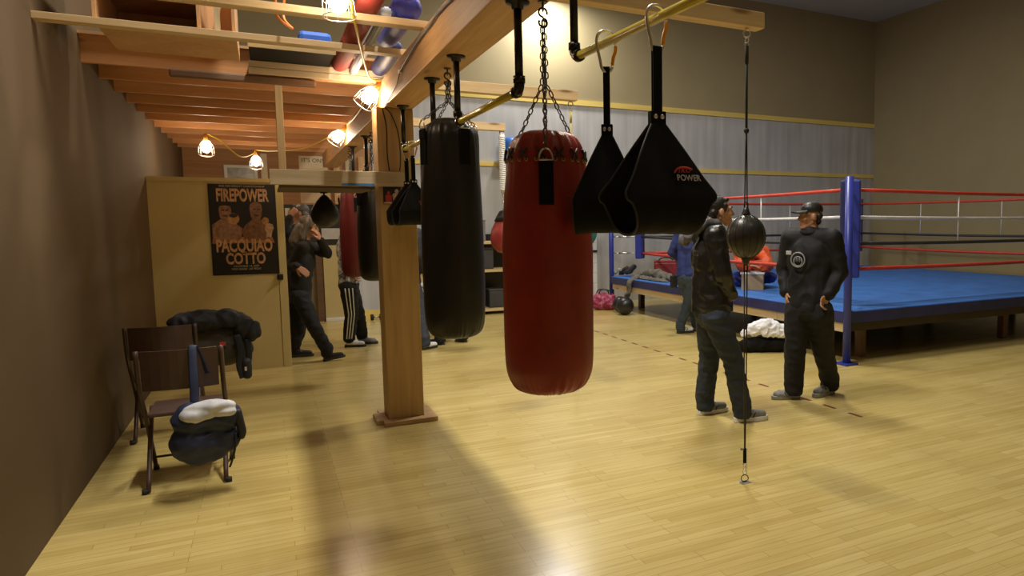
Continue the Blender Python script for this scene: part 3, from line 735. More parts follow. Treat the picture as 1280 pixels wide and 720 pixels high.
# ------------------------------------------------------------------ carabiners and hanging slings
def make_carabiner(P, label):
    t = thing('carabiner', P, label, 'carabiner', 'carabiners on the yellow bars')
    L = lambda pts: smoothpath([V(P) + V((x, 0, z)) for x, z in pts], 4)
    MB().tube(L([(.037, -.004), (.036, .018), (.02, .038), (-.006, .044), (-.028, .032), (-.037, .008), (-.034, -.022), (-.024, -.066), (-.018, -.094), (-.004, -.110), (.014, -.106), (.024, -.088)]), 0.0057, 10).build('body', M_steel, t)
    MB().tube(L([(.0375, -.008), (.0365, -.03), (.028, -.055), (.024, -.084)]), [0.0042] + [0.0068] * 11 + [0.0048], 10).build('gate', M_orange, t)
    return t
def make_sling(P, label, logo=True, roll=False):
    t = thing('ab_sling', P, label, 'sling', 'black hanging slings')
    P = V(P)
    Q = lambda x, y, z: P + V((x, y, z))
    b = MB()
    b.obox(Q(0, -.0055, -.205), (1, 0, 0), (0, 1, 0), (0, 0, 1), .034, .004, .22); b.obox(Q(0, .0055, -.205), (1, 0, 0), (0, 1, 0), (0, 0, 1), .034, .004, .22)
    b.tube([Q(-.017, 0, -.097), Q(.017, 0, -.097)], .0085, 12, flat=((0, 0, 1), 1, 1))
    b.build('webbing', M_web, t)
    MB().box(Q(-.029, -.014, -.352), Q(.029, .014, -.306)).build('cuff', M_web, t, bevel=.003)
    b = MB()
    for x in (-.0125, .0125):
        b.ball(Q(x, -.0145, -.325), (.0085, .004, .0085), 12); b.ball(Q(x, .0145, -.325), (.0085, .004, .0085), 12)
    b.build('rivet', M_steel, t)
    # cloth loop: section in (y, z), half width along x
    sec = [(-.008, -.345, .022), (-.022, -.385, .048), (-.048, -.45, .088), (-.078, -.525, .130), (-.103, -.59, .172), (-.108, -.612, .152), (-.106, -.645, .136), (-.092, -.680, .125), (-.062, -.705, .119), (-.02, -.716, .116)]
    if roll: sec = sec[:4] + [(y, z, .168) for y, z, h in sec[4:]]
    sec = sec + [(-y, z, h) for y, z, h in reversed(sec)]
    S = smoothpath([V(s) for s in sec], 4)
    vs = []; fs = []; nu = 24
    for i, s in enumerate(S):
        for j in range(nu + 1):
            k = -1 + 2 * j / nu
            sag = 0.010 * (1 - k * k) * max(0, min(1, (-.36 - s.y) / .2)) * (1 if s.x < 0 else -1)
            wob = 0.004 * noise.noise(V((k * 2.5, s.x * 14, s.y * 9)))
            vs.append(Q(k * s.z, s.x + sag * .4 + wob, s.y + wob * .6 - .006 * k * k * (1 if s.y < -.6 else 0)))
    for i in range(len(S) - 1):
        for j in range(nu): a = i * (nu + 1) + j; fs.append((a, a + 1, a + nu + 2, a + nu + 1))
    b = MB(); b.add(vs, fs, True); o = b.build('cloth_loop', M_nylon, t, fix=False)
    md = o.modifiers.new('thick', 'SOLIDIFY'); md.thickness = .007; md.offset = 0
    me = evaluated(o); old = o.data; o.modifiers.clear(); o.data = me; bpy.data.meshes.remove(old)
    # bound edges
    b = MB()
    for k in (-1, 1): b.tube([Q(k * s.z, s.x + .002 * noise.noise(V((k * 2.5, s.x * 14, s.y * 9))), s.y + (-.006 if s.y < -.6 else 0)) for s in S], .0045, 6)
    b.build('edge_binding', mat('binding', (0.015, 0.015, 0.017), 0.6), t)
    if logo:
        up = V((0, .028, .075)).normalized()
        base = Q(.022, -.0985, -.543)
        lettering('logo_text', 'POWER', .031, base, (1, 0, 0), up, mat('logo_white', (.60, .60, .62), .6), t, .0008, 0, 'LEFT', .86)
        lettering('logo_script', 'TKO', .023, base + up * .027 + V((.004, 0, 0)), (1, .0, .05), up, mat('logo_red', (.55, .045, .02), .6), t, .0008, .35, 'LEFT', 1.1)
        MB().tube(smoothpath([base + up * .026 + V((-.007, 0, 0)), base + up * .043 + V((.01, -.001, 0)), base + up * .047 + V((.04, -.001, 0)), base + up * .040 + V((.067, -.0005, 0))], 5), [.001] + [.0035] * 14 + [.001], 6).build('logo_swoosh', mat('logo_red', (.55, .045, .02), .6), t)
    return t
pA = nb0 + nbd * 0.655; pB = nb0 + nbd * 0.285
make_carabiner(pA, 'silver and orange carabiner on the yellow bar holding the logo sling')
cb = make_carabiner(pB, 'silver and orange carabiner on the yellow bar next to its black pipe'); cb.rotation_euler.z = -0.15
make_sling(pA, 'black sling with a red and white logo hanging from the yellow bar')
s2 = make_sling(pB, 'plain black sling beside the red heavy bag', logo=False, roll=True); s2.rotation_euler.z = math.radians(-27); s2.scale = (.76, .82, 1)
pC, pD = V((0.961, 5.70, 2.162)), V((0.959, 5.42, 2.160))
def dup(o, loc, rz, label):
    c = copy_tree(o); c.location = loc; c.rotation_euler.z = rz; c['label'] = label; return c
csrc = [o for o in COL.objects if o.parent is None and o.name == 'carabiner'][0]
src = make_sling(pC, 'black sling with small white logos hanging in front of the timber post', roll=True); src.rotation_euler.z = math.radians(-24)
dup(csrc, pC, 0.1, 'small looking carabiner on the bar in front of the timber post')
dup(csrc, pD, -0.1, 'carabiner on the far bar just beside the black heavy bag')
dup(src, pD, math.radians(8), 'black sling half hidden behind the black heavy bag')

# ------------------------------------------------------------------ double-end balls
def floor_anchor(x, y, label):
    t = thing('floor_anchor', (x, y, 0), label, 'anchor')
    MB().box((x - .035, y - .022, 0), (x + .035, y + .022, .005)).build('plate', M_steel, t, bevel=.0015)
    b = MB(); b.ring((x, y, .027), (0.4, 0.9, 0), .022, .0032); b.box((x - .011, y - .006, .003), (x + .011, y + .006, .011)); b.build('ring', M_dsteel, t)
    b = MB()
    for dx in (-.025, .025): b.ball((x + dx, y, .0055), (.005, .005, .002), 8)
    b.build('screw', M_dsteel, t)
    return t
def double_end(x, y, zc, ztop, label, upper_mat, r=(.118, .118, .130)):
    t = thing('double_end_ball', (x, y, zc), label, 'punching ball')
    b = MB(); b.ball((x, y, zc), r, 48)
    o = b.build('ball', M_ball, t)
    b = MB()
    for k in range(8):
        a = PI * k / 8
        b.tube([(x + (r[0] + .0006) * math.sin(q) * math.cos(a), y + (r[0] + .0006) * math.sin(q) * math.sin(a), zc + (r[2] + .0006) * math.cos(q)) for q in [2 * PI * i / 48 for i in range(48)]], .0016, 5, closed=True)
    b.build('seam', M_black, t)
    for s in (1, -1):
        b = MB(); b.lathe((x, y, zc + s * (r[2] - .006)), [(.030, 0), (.026, s * .012), (.020, s * .03), (.013, s * .05)] if s > 0 else [(.013, -.05), (.020, -.03), (.026, -.012), (.030, 0)], 16)
        b.tube([(x + .012, y, zc + s * (r[2] + .03)), (x + .012, y, zc + s * (r[2] + .065)), (x, y, zc + s * (r[2] + .075)), (x - .012, y, zc + s * (r[2] + .065)), (x - .012, y, zc + s * (r[2] + .03))], .005, 6)
        b.build('end_loop', M_black, t)
    b = MB(); zk = zc + .62
    for dx in (-.010, .008): b.tube(smoothpath([(x + dx, y, zc + r[2] + .06), (x + dx * .8, y, zc + .32), (x + dx * .2, y, zk)], 3), .0042, 6)
    b.tube([(x, y, zk), (x, y, ztop - .10)], .0075, 8); b.ball((x, y, zk), (.016, .016, .018), 10)
    b.tube([(x, y, ztop - .20), (x, y, ztop - .10)], .011, 8); b.build('upper_cord', upper_mat, t)
    b = MB(); b.ring((x, y, ztop - .03), (0.3, 1, 0), .021, .0045); b.ring((x, y, ztop - .068), (1, .2, 0), .014, .003); b.ring((x, y, ztop - .092), (0.2, 1, 0), .012, .003)
    b.cyl((x, y, ztop - .012), (x, y, ztop), .011, 10); b.build('eye_bolt', M_steel, t)
    b = MB()
    for dx in (-.010, .010): b.tube([(x + dx, y, zc - r[2] - .06), (x + dx * .8, y, .7), (x + dx * .15, y, .21)], .0045, 6)
    b.build('lower_cord', M_black, t)
    b = MB(); b.tube([(x, y, .215), (x, y, .125)], .011, 8); b.build('strap_end', M_web, t)
    b = MB(); b.obox((x - .014, y, .212), (1, 0, -.3), (0, 1, 0), (.3, 0, 1), .035, .006, .012); b.build('buckle', mat('grey_buckle', (.3, .3, .32), .4), t)
    b = MB(); b.ring((x, y, .112), (0.3, 1, 0), .011, .003); b.ring((x, y, .088), (1, .3, 0), .012, .003); b.ring((x, y, .064), (.3, 1, 0), .012, .003); b.build('snap_hook', M_steel, t)
    return t
M_ball = leather('ball_leather', (0.026, 0.025, 0.024), 0.34, 0.2, 0.15)
M_bungee = mat('yellow_bungee', (.6, .46, .06), .6)
double_end(2.507, 3.474, 1.51, 2.715, 'round black double-end ball on cords in front of the man in a leather jacket', M_rubber)
floor_anchor(2.507, 3.474, 'steel floor plate tying down the cord of the round black ball')
double_end(2.52, 6.24, 1.50, 2.715, 'second double-end ball on a yellow cord hidden behind the red heavy bag', M_bungee)
floor_anchor(2.52, 6.24, 'small steel floor plate on the boards just under the red heavy bag')

# ------------------------------------------------------------------ speed bag
p = Dp(406, 262, 6.02)
sx, sy = p.x, p.y
t = thing('speed_bag', (sx, sy, 1.58), 'black teardrop speed bag hanging under the grey rail platform', 'speed bag')
MB().lathe((sx, sy, 1.57), [(0.0001, 0), (.035, .004), (.072, .022), (.10, .055), (.112, .10), (.106, .145), (.085, .19), (.06, .225), (.038, .25), (.022, .268), (.012, .275)], 32).build('bladder', leather('speed_leather', (0.016, 0.015, 0.015), 0.45), t)
b = MB(); b.cyl((sx, sy, 1.842), (sx, sy, 1.862), .008, 10); b.lathe((sx, sy, 1.858), [(.03, 0), (.03, .010)], 16); b.build('swivel', M_dsteel, t)

# ------------------------------------------------------------------ work lamps on a yellow cord
def work_lamp(c, hang, label, power, r=.078, bs=1.5):
    c = V(c); hang = V(hang).normalized()
    t = thing('work_lamp', c, label, 'lamp', 'caged work lamps')
    ref = V((0, 0, 1)) if abs(hang.z) < .9 else V((1, 0, 0))
    u = (ref - hang * ref.dot(hang)).normalized(); w = hang.cross(u)
    b = MB()
    for (h, q) in ((-.05, .55), (.02, .95), (.10, 1.0)): b.ring(c + hang * h, hang, r * q, .0022, 24, 6)
    for k in range(8):
        a = 2 * PI * k / 8; d = u * math.cos(a) + w * math.sin(a)
        b.tube([c - hang * .09 + d * r * .35, c - hang * .05 + d * r * .55, c + hang * .02 + d * r * .95, c + hang * .10 + d * r], .0018, 5)
    b.build('cage', M_steel, t)
    MB().lathe(c, [(.001, .052 * bs), (.018 * bs, .048 * bs), (.030 * bs, .03 * bs), (.033 * bs, .008 * bs), (.028 * bs, -.02 * bs), (.018 * bs, -.045), (.014, -.06)], 20, axis=hang).build('bulb', M_bulb, t)
    MB().lathe(c, [(.016, -.055), (.021, -.06), (.021, -.13), (.012, -.15)][::-1], 16, axis=hang).build('socket', mat('orange_socket', (.5, .2, .03), .5), t)
    li = bpy.data.lights.new('lamp_light', 'POINT'); li.energy = power; li.color = (1.0, .72, .42); li.shadow_soft_size = .05
    lo = bpy.data.objects.new('lamp_light', li); COL.objects.link(lo); lo.parent = t; lo.location = hang * .085
    return t
L0 = Dp(422, -4, 3.62); L1 = V((.765, 6.02, 2.60)); L2 = V((.765, 8.75, 2.58)); L3 = V((-.07, 11.2, 2.47)); L4 = V((-.55, 9.7, 2.50))
work_lamp(L0, (.05, -.05, -1), 'caged work lamp hanging from the open loft joist', LAMP * .35)
work_lamp(L1, (-.6, -.1, -.8), 'lit work lamp clipped to the beam just by the timber post', LAMP)
work_lamp(L2, (-.6, -.1, -.8), 'lit work lamp on the beam beyond the timber post', LAMP)
work_lamp(L3, (0, -.3, -1), 'lit work lamp beside the white batten over the poster partition', LAMP)
work_lamp(L4, (0, -.3, -1), 'lit work lamp under the loft floor over the poster partition', LAMP * .8)
def up_from(c, hang): return V(c) - V(hang).normalized() * .15
a0, a1, a2, a3, a4 = up_from(L0, (.05, -.05, -1)), up_from(L1, (-.6, -.1, -.8)), up_from(L2, (-.6, -.1, -.8)), up_from(L3, (0, -.3, -1)), up_from(L4, (0, -.3, -1))
path = smoothpath([a0, a0 + V((.06, -.02, .03)), Dp(438, 0, 3.66), Dp(446, 38, 4.0), Dp(452, 66, 4.6), Dp(461, 95, 5.3), V((.80, 5.9, 2.69)), a1], 6)
path += smoothpath([a1, V((.83, 6.5, 2.69)), V((.835, 7.6, 2.66)), a2], 5)
path += smoothpath([a2, V((.70, 9.0, 2.60)), V((.45, 9.9, 2.53)), V((.12, 10.7, 2.56)), a3], 6)
path += smoothpath([a3, V((-.12, 11.0, 2.53)), V((-.25, 10.6, 2.47)), V((-.42, 10.1, 2.60)), a4], 6)
tag(MB().tube(path, .0075, 8).build('extension_cord', M_cord), 'yellow extension cord strung between the work lamps under the loft', 'cord')

# ------------------------------------------------------------------ things stored on the open joists
def cyl_bag(name, x, z, y0, y1, r, m, label, flatten=1.0, taper=1.0):
    prof = [(1e-4, 0), (r * .6, .012), (r * .9, .05), (r, .11), (r * (1 + taper) / 2, (y1 - y0) / 2), (r * taper, y1 - y0 - .11), (r * .9 * taper, y1 - y0 - .05), (r * .6 * taper, y1 - y0 - .012), (1e-4, y1 - y0)]
    P_ = smoothpath([V((a, 0, h)) for a, h in prof], 4)
    o = MB().lathe((x, y0, z), [(max(1e-4, p.x), p.z) for p in P_], 40, axis=(0, 1, 0)).build(name, m, None)
    for v in o.data.vertices: v.co.z *= flatten
    o.location.z = z - r * flatten
    for v in o.data.vertices: pass
    return tag(o, label, 'bag')
M_purple = leather('purple_vinyl', (0.055, 0.04, 0.36), 0.6, .15, .1); M_navy = leather('navy_vinyl', (0.03, 0.035, 0.13), 0.6, .3, .1)
cyl_bag('training_bag', .735, 2.915, 3.43, 4.27, .100, M_purple, 'purple blue training bag with a rounded end on the open joists by the beam')
cyl_bag('training_bag', .776, 2.838, 4.32, 5.24, .082, leather('blue_vinyl', (0.04, 0.045, 0.33), 0.6, .25, .1), 'blue training bag lying between the two open joists', taper=.8)
cyl_bag('training_bag', .845, 2.815, 5.27, 6.13, .06, M_navy, 'navy training bag with pale specks lying next to the loft edge boards')
o = MB().lathe((.556, 3.45, 2.805), [(1e-4, 0), (.055, .02), (.066, .12), (.062, 1.4), (.060, 2.55), (.04, 2.66), (1e-4, 2.68)], 36, axis=(0, 1, 0)).build('training_bag', leather('loft_red', (.27, .025, .018), .75), None)
for v in o.data.vertices: v.co.z *= .7
o.location.z = 2.7535; tag(o, 'long dark red bag lying across the open joists beside the white roll', 'bag')
b = MB(); vs = []
prof = []
o = MB().lathe((.656, 4.34, 2.784), [(1e-4, 0), (.029, .0), (.029, 1.78), (1e-4, 1.78)], 30, fn=lambda r, h, a: r * (1 + .06 * math.cos(a * 10)), axis=(0, 1, 0)).build('ribbed_roll', mat('white_ribbed', (.42, .45, .55), .6), None)
tag(o, 'white ribbed roll lying across the joists between red and blue bags', 'roll')
q = thing('stored_board', (.24, 5.6, 2.76), 'dark board with a pale edge lying on the joist and loft edge', 'board')
b = MB(); b.hull8([V(p) for p in ((-.04, 5.60, 2.792), (.49, 5.62, 2.792), (.50, 6.24, 2.814), (-.04, 6.24, 2.814), (-.04, 5.60, 2.811), (.49, 5.62, 2.811), (.50, 6.24, 2.833), (-.04, 6.24, 2.833))]); b.build('panel', mat('board_black', (.007, .006, .005), .8, spec=.2), q)
MB().box((-.045, 5.586, 2.786), (.495, 5.60, 2.812)).build('edge_strip', wood('edge_tan', (.45, .33, .16), (.55, .42, .22), 'X'), q)
o = MB().box((.27, 5.74, 2.836), (.485, 6.185, 2.97)).build('blue_pad', mat('blue_pad', (.03, .13, .62), .6), None, bevel=.03)
tag(o, 'bright blue pad lying on top of the stored board', 'pad')
q = thing('plywood_crate', (-.42, 5.5, 2.755), 'open plywood crate standing on the loft joists', 'crate')
for lo, hi, m in (((-.80, 5.15, 2.755), (-.10, 5.95, 2.773), W_ply), ((-.12, 5.15, 2.773), (-.10, 5.95, 3.32), W_ply), ((-.80, 5.93, 2.773), (-.12, 5.95, 3.32), W_ply), ((-.80, 5.15, 2.773), (-.78, 5.93, 3.32), W_ply), ((-.30, 5.15, 2.773), (-.28, 5.93, 3.32), W_ply), ((-.78, 5.15, 3.0), (-.30, 5.93, 3.018), W_ply)):
    MB().box(lo, hi).build('panel', m, q, bevel=.002)
MB().box((-.21, 5.145, 2.773), (-.18, 5.165, 3.32)).build('edge_strip', W_stud, q)
tag(MB().tube(smoothpath([(.0, 4.62, 3.25), (.03, 4.62, 3.12), (.10, 4.64, 2.98), (.11, 4.64, 2.86), (.12, 4.66, 2.765), (.2, 4.9, 2.77), (.16, 5.0, 2.85), (.17, 5.05, 2.98), (.20, 5.06, 3.2)], 6), .008, 8).build('orange_cord', M_ocord), 'orange cord looping down behind the open loft joists', 'cord')

# ------------------------------------------------------------------ chairs and kit beside the partition
def folding_chair(x, y, label):
    t = thing('folding_chair', (x, y, 0), label, 'chair', 'brown folding chairs')
    m = mat('brown_enamel', (0.085, 0.05, 0.042), 0.38, 0.2, .12, 12); w = .43
    xa, xb = x - w / 2, x + w / 2
    vs = []; b = MB()
    for k in range(9):                                     # curved back panel
        a = -1 + 2 * k / 8; yy = y - .02 + .035 * (1 - a * a) * -1
        vs.append((xa + .02 + (w - .04) * k / 8, yy))
    for i in range(8):
        (x0_, y0_), (x1_, y1_) = vs[i], vs[i + 1]
        b.hull8([V(p) for p in ((x0_, y0_ - .012, .62), (x1_, y1_ - .012, .62), (x1_, y1_, .62), (x0_, y0_, .62), (x0_, y0_ - .032, .86), (x1_, y1_ - .032, .86), (x1_, y1_ - .02, .86), (x0_, y0_ - .02, .86))])
    b.build('backrest', m, t)
    MB().box((xa + .02, y + .06, .435), (xb - .02, y + .45, .46)).build('seat', m, t, bevel=.01)
    for xx in (xa, xb):
        MB().tube(smoothpath([(xx, y - .03, .86), (xx, y + .02, .62), (xx, y + .20, .40), (xx, y + .46, .012)], 4), .0135, 8).build('leg', m, t)
        MB().tube(smoothpath([(xx + (.016 if xx < x else -.016), y + .34, .45), (xx + (.016 if xx < x else -.016), y + .2, .30), (xx + (.016 if xx < x else -.016), y - .04, .012)], 4), .0135, 8).build('leg', m, t)
        b = MB()
        for yy in (y + .46, y - .04): b.cyl((xx, yy, 0), (xx, yy, .03), .017, 10)
        b.build('rubber_foot', M_rubber, t)
    MB().tube([(xa, y + .40, .10), (xb, y + .40, .10)], .008, 8).build('stretcher', m, t)
    return t
folding_chair(-.495, 5.12, 'brown folding chair with the blue and white kit bag hung on it')
folding_chair(-.72, 6.35, 'brown folding chair under the dark rucksack')
# dark rucksack
def ruck():
    t = thing('rucksack', (-.42, 6.6, .465), 'dark olive rucksack slumped on the chair by the poster partition', 'bag')
    m = mat('ruck_cloth', (.040, .033, .022), .8, 0, .35, 9, bump=.4, bscale=120); dk = mat('ruck_dark', (.012, .012, .016), .7, 0, .3, 12)
    blob('body', [('c', (-.62, 6.6, .62), .15, (-.30, 6.6, .62), .14), ('c', (-.60, 6.6, .74), .13, (-.28, 6.6, .72), .12), ('c', (-.25, 6.58, .68), .10, (-.22, 6.58, .62), .09)], m, t, .014, 4, (.006, 6))
    blob('top_flap', [('e', (-.48, 6.54, .85), (.22, .12, .085)), ('e', (-.30, 6.52, .86), (.12, .10, .075)), ('e', (-.19, 6.50, .79), (.075, .09, .085)), ('e', (-.135, 6.48, .75), (.045, .07, .075)), ('c', (-.12, 6.46, .80), .035, (-.095, 6.45, .72), .025)], dk, t, .010, 3, (.010, 11))
    b = MB(); b.tube(smoothpath([(-.24, 6.43, .74), (-.22, 6.42, .62), (-.23, 6.41, .50), (-.21, 6.40, .40)], 5), .02, 8, flat=((1, 0, 0), 1.4, .3)); b.tube(smoothpath([(-.17, 6.44, .70), (-.165, 6.43, .58), (-.18, 6.42, .48)], 5), .018, 8, flat=((1, 0, 0), 1.2, .3)); b.build('strap', dk, t)
    blob('hanging_pouch', [('c', (-.185, 6.41, .52), .035, (-.185, 6.41, .42), .035)], dk, t, .008, 4)
    MB().box((-.20, 6.368, .46), (-.185, 6.374, .49)).build('tag_mark', mat('tag_white', (.6, .5, .5), .5), t)
    MB().box((-.36, 6.44, .66), (-.32, 6.448, .69)).build('red_mark', mat('tag_red', (.5, .05, .03), .5), t)
ruck()
def kitbag():
    t = thing('kit_bag', (-.30, 5.0, .17), 'blue and white kit bag hanging low on the brown chair', 'bag')
    nv = mat('kit_navy', (.018, .028, .075), .6, 0, .3, 8, bump=.3, bscale=140); wh = mat('kit_white', (.62, .64, .70), .6, 0, .12, 10); gr = mat('kit_grey', (.30, .31, .33), .6)
    blob('body', [('c', (-.44, 4.98, .46), .10, (-.27, 4.98, .46), .085), ('c', (-.44, 4.98, .32), .115, (-.27, 4.98, .32), .075), ('c', (-.42, 4.98, .27), .09, (-.32, 4.98, .26), .06)], nv, t, .010, 5, (.007, 11))
    blob('white_panel', [('e', (-.34, 4.93, .535), (.135, .055, .038)), ('e', (-.40, 4.915, .50), (.09, .055, .05)), ('e', (-.27, 4.92, .50), (.06, .05, .035))], wh, t, .007, 3, (.006, 12))
    blob('side_pocket', [('c', (-.205, 4.95, .48), .025, (-.185, 4.95, .36), .024), ('c', (-.185, 4.95, .36), .024, (-.19, 4.95, .33), .02)], mat('kit_black', (.015, .017, .022), .6), t, .007, 3)
    b = MB(); b.tube(smoothpath([(-.22, 4.93, .36), (-.225, 4.92, .28), (-.245, 4.92, .20), (-.26, 4.92, .16)], 5), .006, 6); b.build('cord', M_black, t)
    b = MB(); b.tube(smoothpath([(-.42, 4.99, .54), (-.42, 5.03, .70), (-.42, 5.09, .875), (-.40, 5.12, .84), (-.36, 5.13, .70)], 5), .016, 8, flat=((1, 0, 0), 1.4, .25)); b.build('shoulder_strap', nv, t)
kitbag()
[o for o in COL.objects if o.name == 'kit_bag'][0].location.y -= .07
for o in list(COL.objects):
    if o.parent is None and o.name.startswith('ab_sling') and o.location.y > 5: o.scale = (.8, .8, .79)
    if o.parent is None and o.name.startswith('carabiner') and o.location.y > 5: o.scale = (.8, .8, .79)
# ------------------------------------------------------------------ boxing ring
RX, RY0, RY1, RX1, RZ = 5.6, 5.85, 12.05, 11.8, 0.60
M_canvas = mat('blue_canvas', (.035, .15, .50), .6, 0, .18, 3, bump=.15, bscale=40)
M_skirt = mat('navy_skirt', (.022, .026, .12), .5, 0, .3, 5)
M_blue = mat('blue_enamel', (.03, .045, .32), .35, 0, .1, 8)
M_rred = mat('red_rope', (.58, .055, .03), .45, 0, .12, 12); M_rwhite = mat('white_rope', (.66, .67, .70), .35, 0, .1, 12); M_rblack = mat('black_rope', (.03, .03, .035), .5)
ring = thing('boxing_ring', ((RX + RX1) / 2, (RY0 + RY1) / 2, 0), 'low boxing ring with blue canvas and red, white and black ropes', 'boxing ring')
MB().box((RX, RY0, RZ - .025), (RX1, RY1, RZ)).build('canvas', M_canvas, ring, bevel=.015)
b = MB()
for lo, hi in (((RX - .012, RY0, RZ - .135), (RX, RY1, RZ - .012)), ((RX, RY0 - .012, RZ - .135), (RX1, RY0, RZ - .012)), ((RX, RY1, RZ - .135), (RX1, RY1 + .012, RZ - .012)), ((RX1, RY0, RZ - .135), (RX1 + .012, RY1, RZ - .012))): b.box(lo, hi)
b.build('apron', M_skirt, ring)
yy = RY0 + .02
while yy < RY1 - .1:
    L = min(1.22, RY1 - .02 - yy)
    MB().box((RX + .005, yy, RZ - .24), (RX + .045, yy + L - .006, RZ - .13)).build('side_board', W_ringy, ring, bevel=.002); yy += 1.22
MB().box((RX + .05, RY0 + .05, RZ - .24), (RX1 - .05, RY1 - .05, RZ - .03)).build('deck_frame', mat('deck_dark', (.06, .045, .03), .8), ring)
for x in (RX + .5, (RX + RX1) / 2, RX1 - .3):
    for y in (RY0 + .3, RY0 + 2.1, RY0 + 3.9, RY1 - .3):
        MB().box((x - .045, y - .045, 0), (x + .045, y + .045, RZ - .24)).build('leg', W_dark, ring)
cor = [(RX + .02, RY1 - .02), (RX + .02, RY0 + .02), (RX1 - .02, RY0 + .02), (RX1 - .02, RY1 - .02)]
ctr = V(((RX + RX1) / 2, (RY0 + RY1) / 2, 0)); PADS = []
hs = [RZ + .43, RZ + .73, RZ + 1.04, RZ + 1.36]
for i, (x, y) in enumerate(cor):
    MB().cyl((x, y, 0.02), (x, y, RZ + 1.48), .045, 20).build('corner_post', M_blue, ring)
    MB().box((x - .09, y - .09, 0), (x + .09, y + .09, .02)).build('post_plate', M_blue, ring)
    d = (ctr - V((x, y, 0))); d.z = 0; d.normalize(); s = d.cross(V((0, 0, 1)))
    pc = V((x, y, 0)) + d * .56; PADS.append(pc)
    for k, mm in ((-1, M_skirt), (1, M_blue)):
        MB().obox(pc + s * (k * .058) + V((0, 0, RZ + .90)), s, d, V((0, 0, 1)), .116, .12, 1.14).build('corner_pad', mm, ring, bevel=.02)
    for h in hs:
        b = MB(); b.tube([V((x, y, h)) + d * .045, V((x, y, h)) + d * .16], .010, 8); b.tube([V((x, y, h)) + d * .15, V((x, y, h)) + d * .34], .016, 8); b.tube([V((x, y, h)) + d * .33, pc + V((0, 0, h)) - d * .06], .010, 8)
        b.build('turnbuckle', M_steel, ring)
for i in range(4):
    a, c = PADS[i], PADS[(i + 1) % 4]
    e = (c - a).normalized()
    for h, mm, r in zip(hs, (M_rred, M_rblack, M_rwhite, M_rred), (.024, .022, .019, .022)):
        sag = .02
        p0, p1 = a + e * .10, c - e * .10
        MB().tube([V((p0.x, p0.y, h)).lerp(V((p1.x, p1.y, h)), k / 10) - V((0, 0, sag * math.sin(PI * k / 10))) for k in range(11)], r, 10).build('rope', mm, ring)
    for f in (.35, .68):
        p = a.lerp(c, f); MB().tube([(p.x, p.y, hs[1] - .02), (p.x, p.y, hs[3] - .015)], .009, 6).build('rope_tie', M_rwhite, ring)

# things on and around the ring
def bx_rot(c, yaw, sx, sy, sz, b=None):
    ax = V((math.cos(yaw), math.sin(yaw), 0)); ay = V((-ax.y, ax.x, 0)); b = b or MB()
    return b.obox(V(c) + V((0, 0, sz / 2)), ax, ay, (0, 0, 1), sx, sy, sz)
p = Xp(805, 338, 6.05)
t = thing('red_case', (6.32, 11.22, RZ), 'red case with a black strap on the ring canvas near the corner pad', 'case')
bx_rot((6.32, 11.22, RZ + .002), -.5, .42, .24, .28).build('body', mat('case_red', (.30, .03, .03), .5), t, bevel=.03)
bx_rot((6.32, 11.22, RZ + .28), -.5, .43, .25, .03).build('lid', mat('case_red2', (.42, .05, .045), .5), t, bevel=.01)
b = MB(); b.tube(smoothpath([(6.19, 11.26, RZ + .30), (6.25, 11.23, RZ + .35), (6.38, 11.17, RZ + .35), (6.45, 11.14, RZ + .30)], 4), .012, 6); b.build('handle', M_black, t)
m_jk = mat('olive_cloth', (.135, .125, .100), .85, 0, .28, 6, bump=.3, bscale=90)
jk = [('c', Xp(800, 344, 5.95), .07, Xp(822, 342, 5.95), .09), ('c', Xp(822, 345, 5.98), .09, Xp(838, 348, 5.95), .065), ('c', Xp(793, 347, 5.80), .06, Xp(820, 352, 5.75), .05), ('c', Xp(820, 352, 5.75), .055, Xp(834, 353, 5.80), .05), ('c', Xp(797, 348, 5.72), .065, Xp(788, 354, 5.57), .055), ('c', Xp(788, 354, 5.57), .055, Xp(786, 364, 5.545), .05), ('c', Xp(786, 364, 5.545), .05, Xp(783, 374, 5.535), .035)]
def settle(o):
    for v in o.data.vertices:
        w = v.co + o.location
        if w.x > RX - .03 and w.z < RZ + .014:
            if w.x < RX + .07 and w.z < RZ - .02: w.x = RX - .032 - .3 * max(0, RX - w.x)
            else: w.z = RZ + .014
            v.co = w - o.location
    return o
tag(settle(blob('draped_jacket', jk, m_jk, None, .014, 3, (.018, 7))), 'olive grey jacket draped over the edge of the ring', 'jacket')
jk = [('c', Xp(776, 343, 5.80), .04, Xp(784, 336, 5.85), .05), ('c', Xp(784, 341, 5.80), .05, Xp(792, 334, 5.9), .05)]
tag(settle(blob('dark_jersey', jk, mat('jersey', (.03, .03, .032), .8), None, .012, 3, (.014, 9))), 'crumpled black cloth on the ring corner by the red case', 'cloth')
tag(blob('white_cloth', [('c', Xp(768, 342, 5.70), .028, Xp(774, 337, 5.74), .028)], mat('cloth_pale', (.5, .48, .42), .8), None, .01, 3, (.008, 9)), 'small pale cloth at the very corner of the ring', 'cloth')
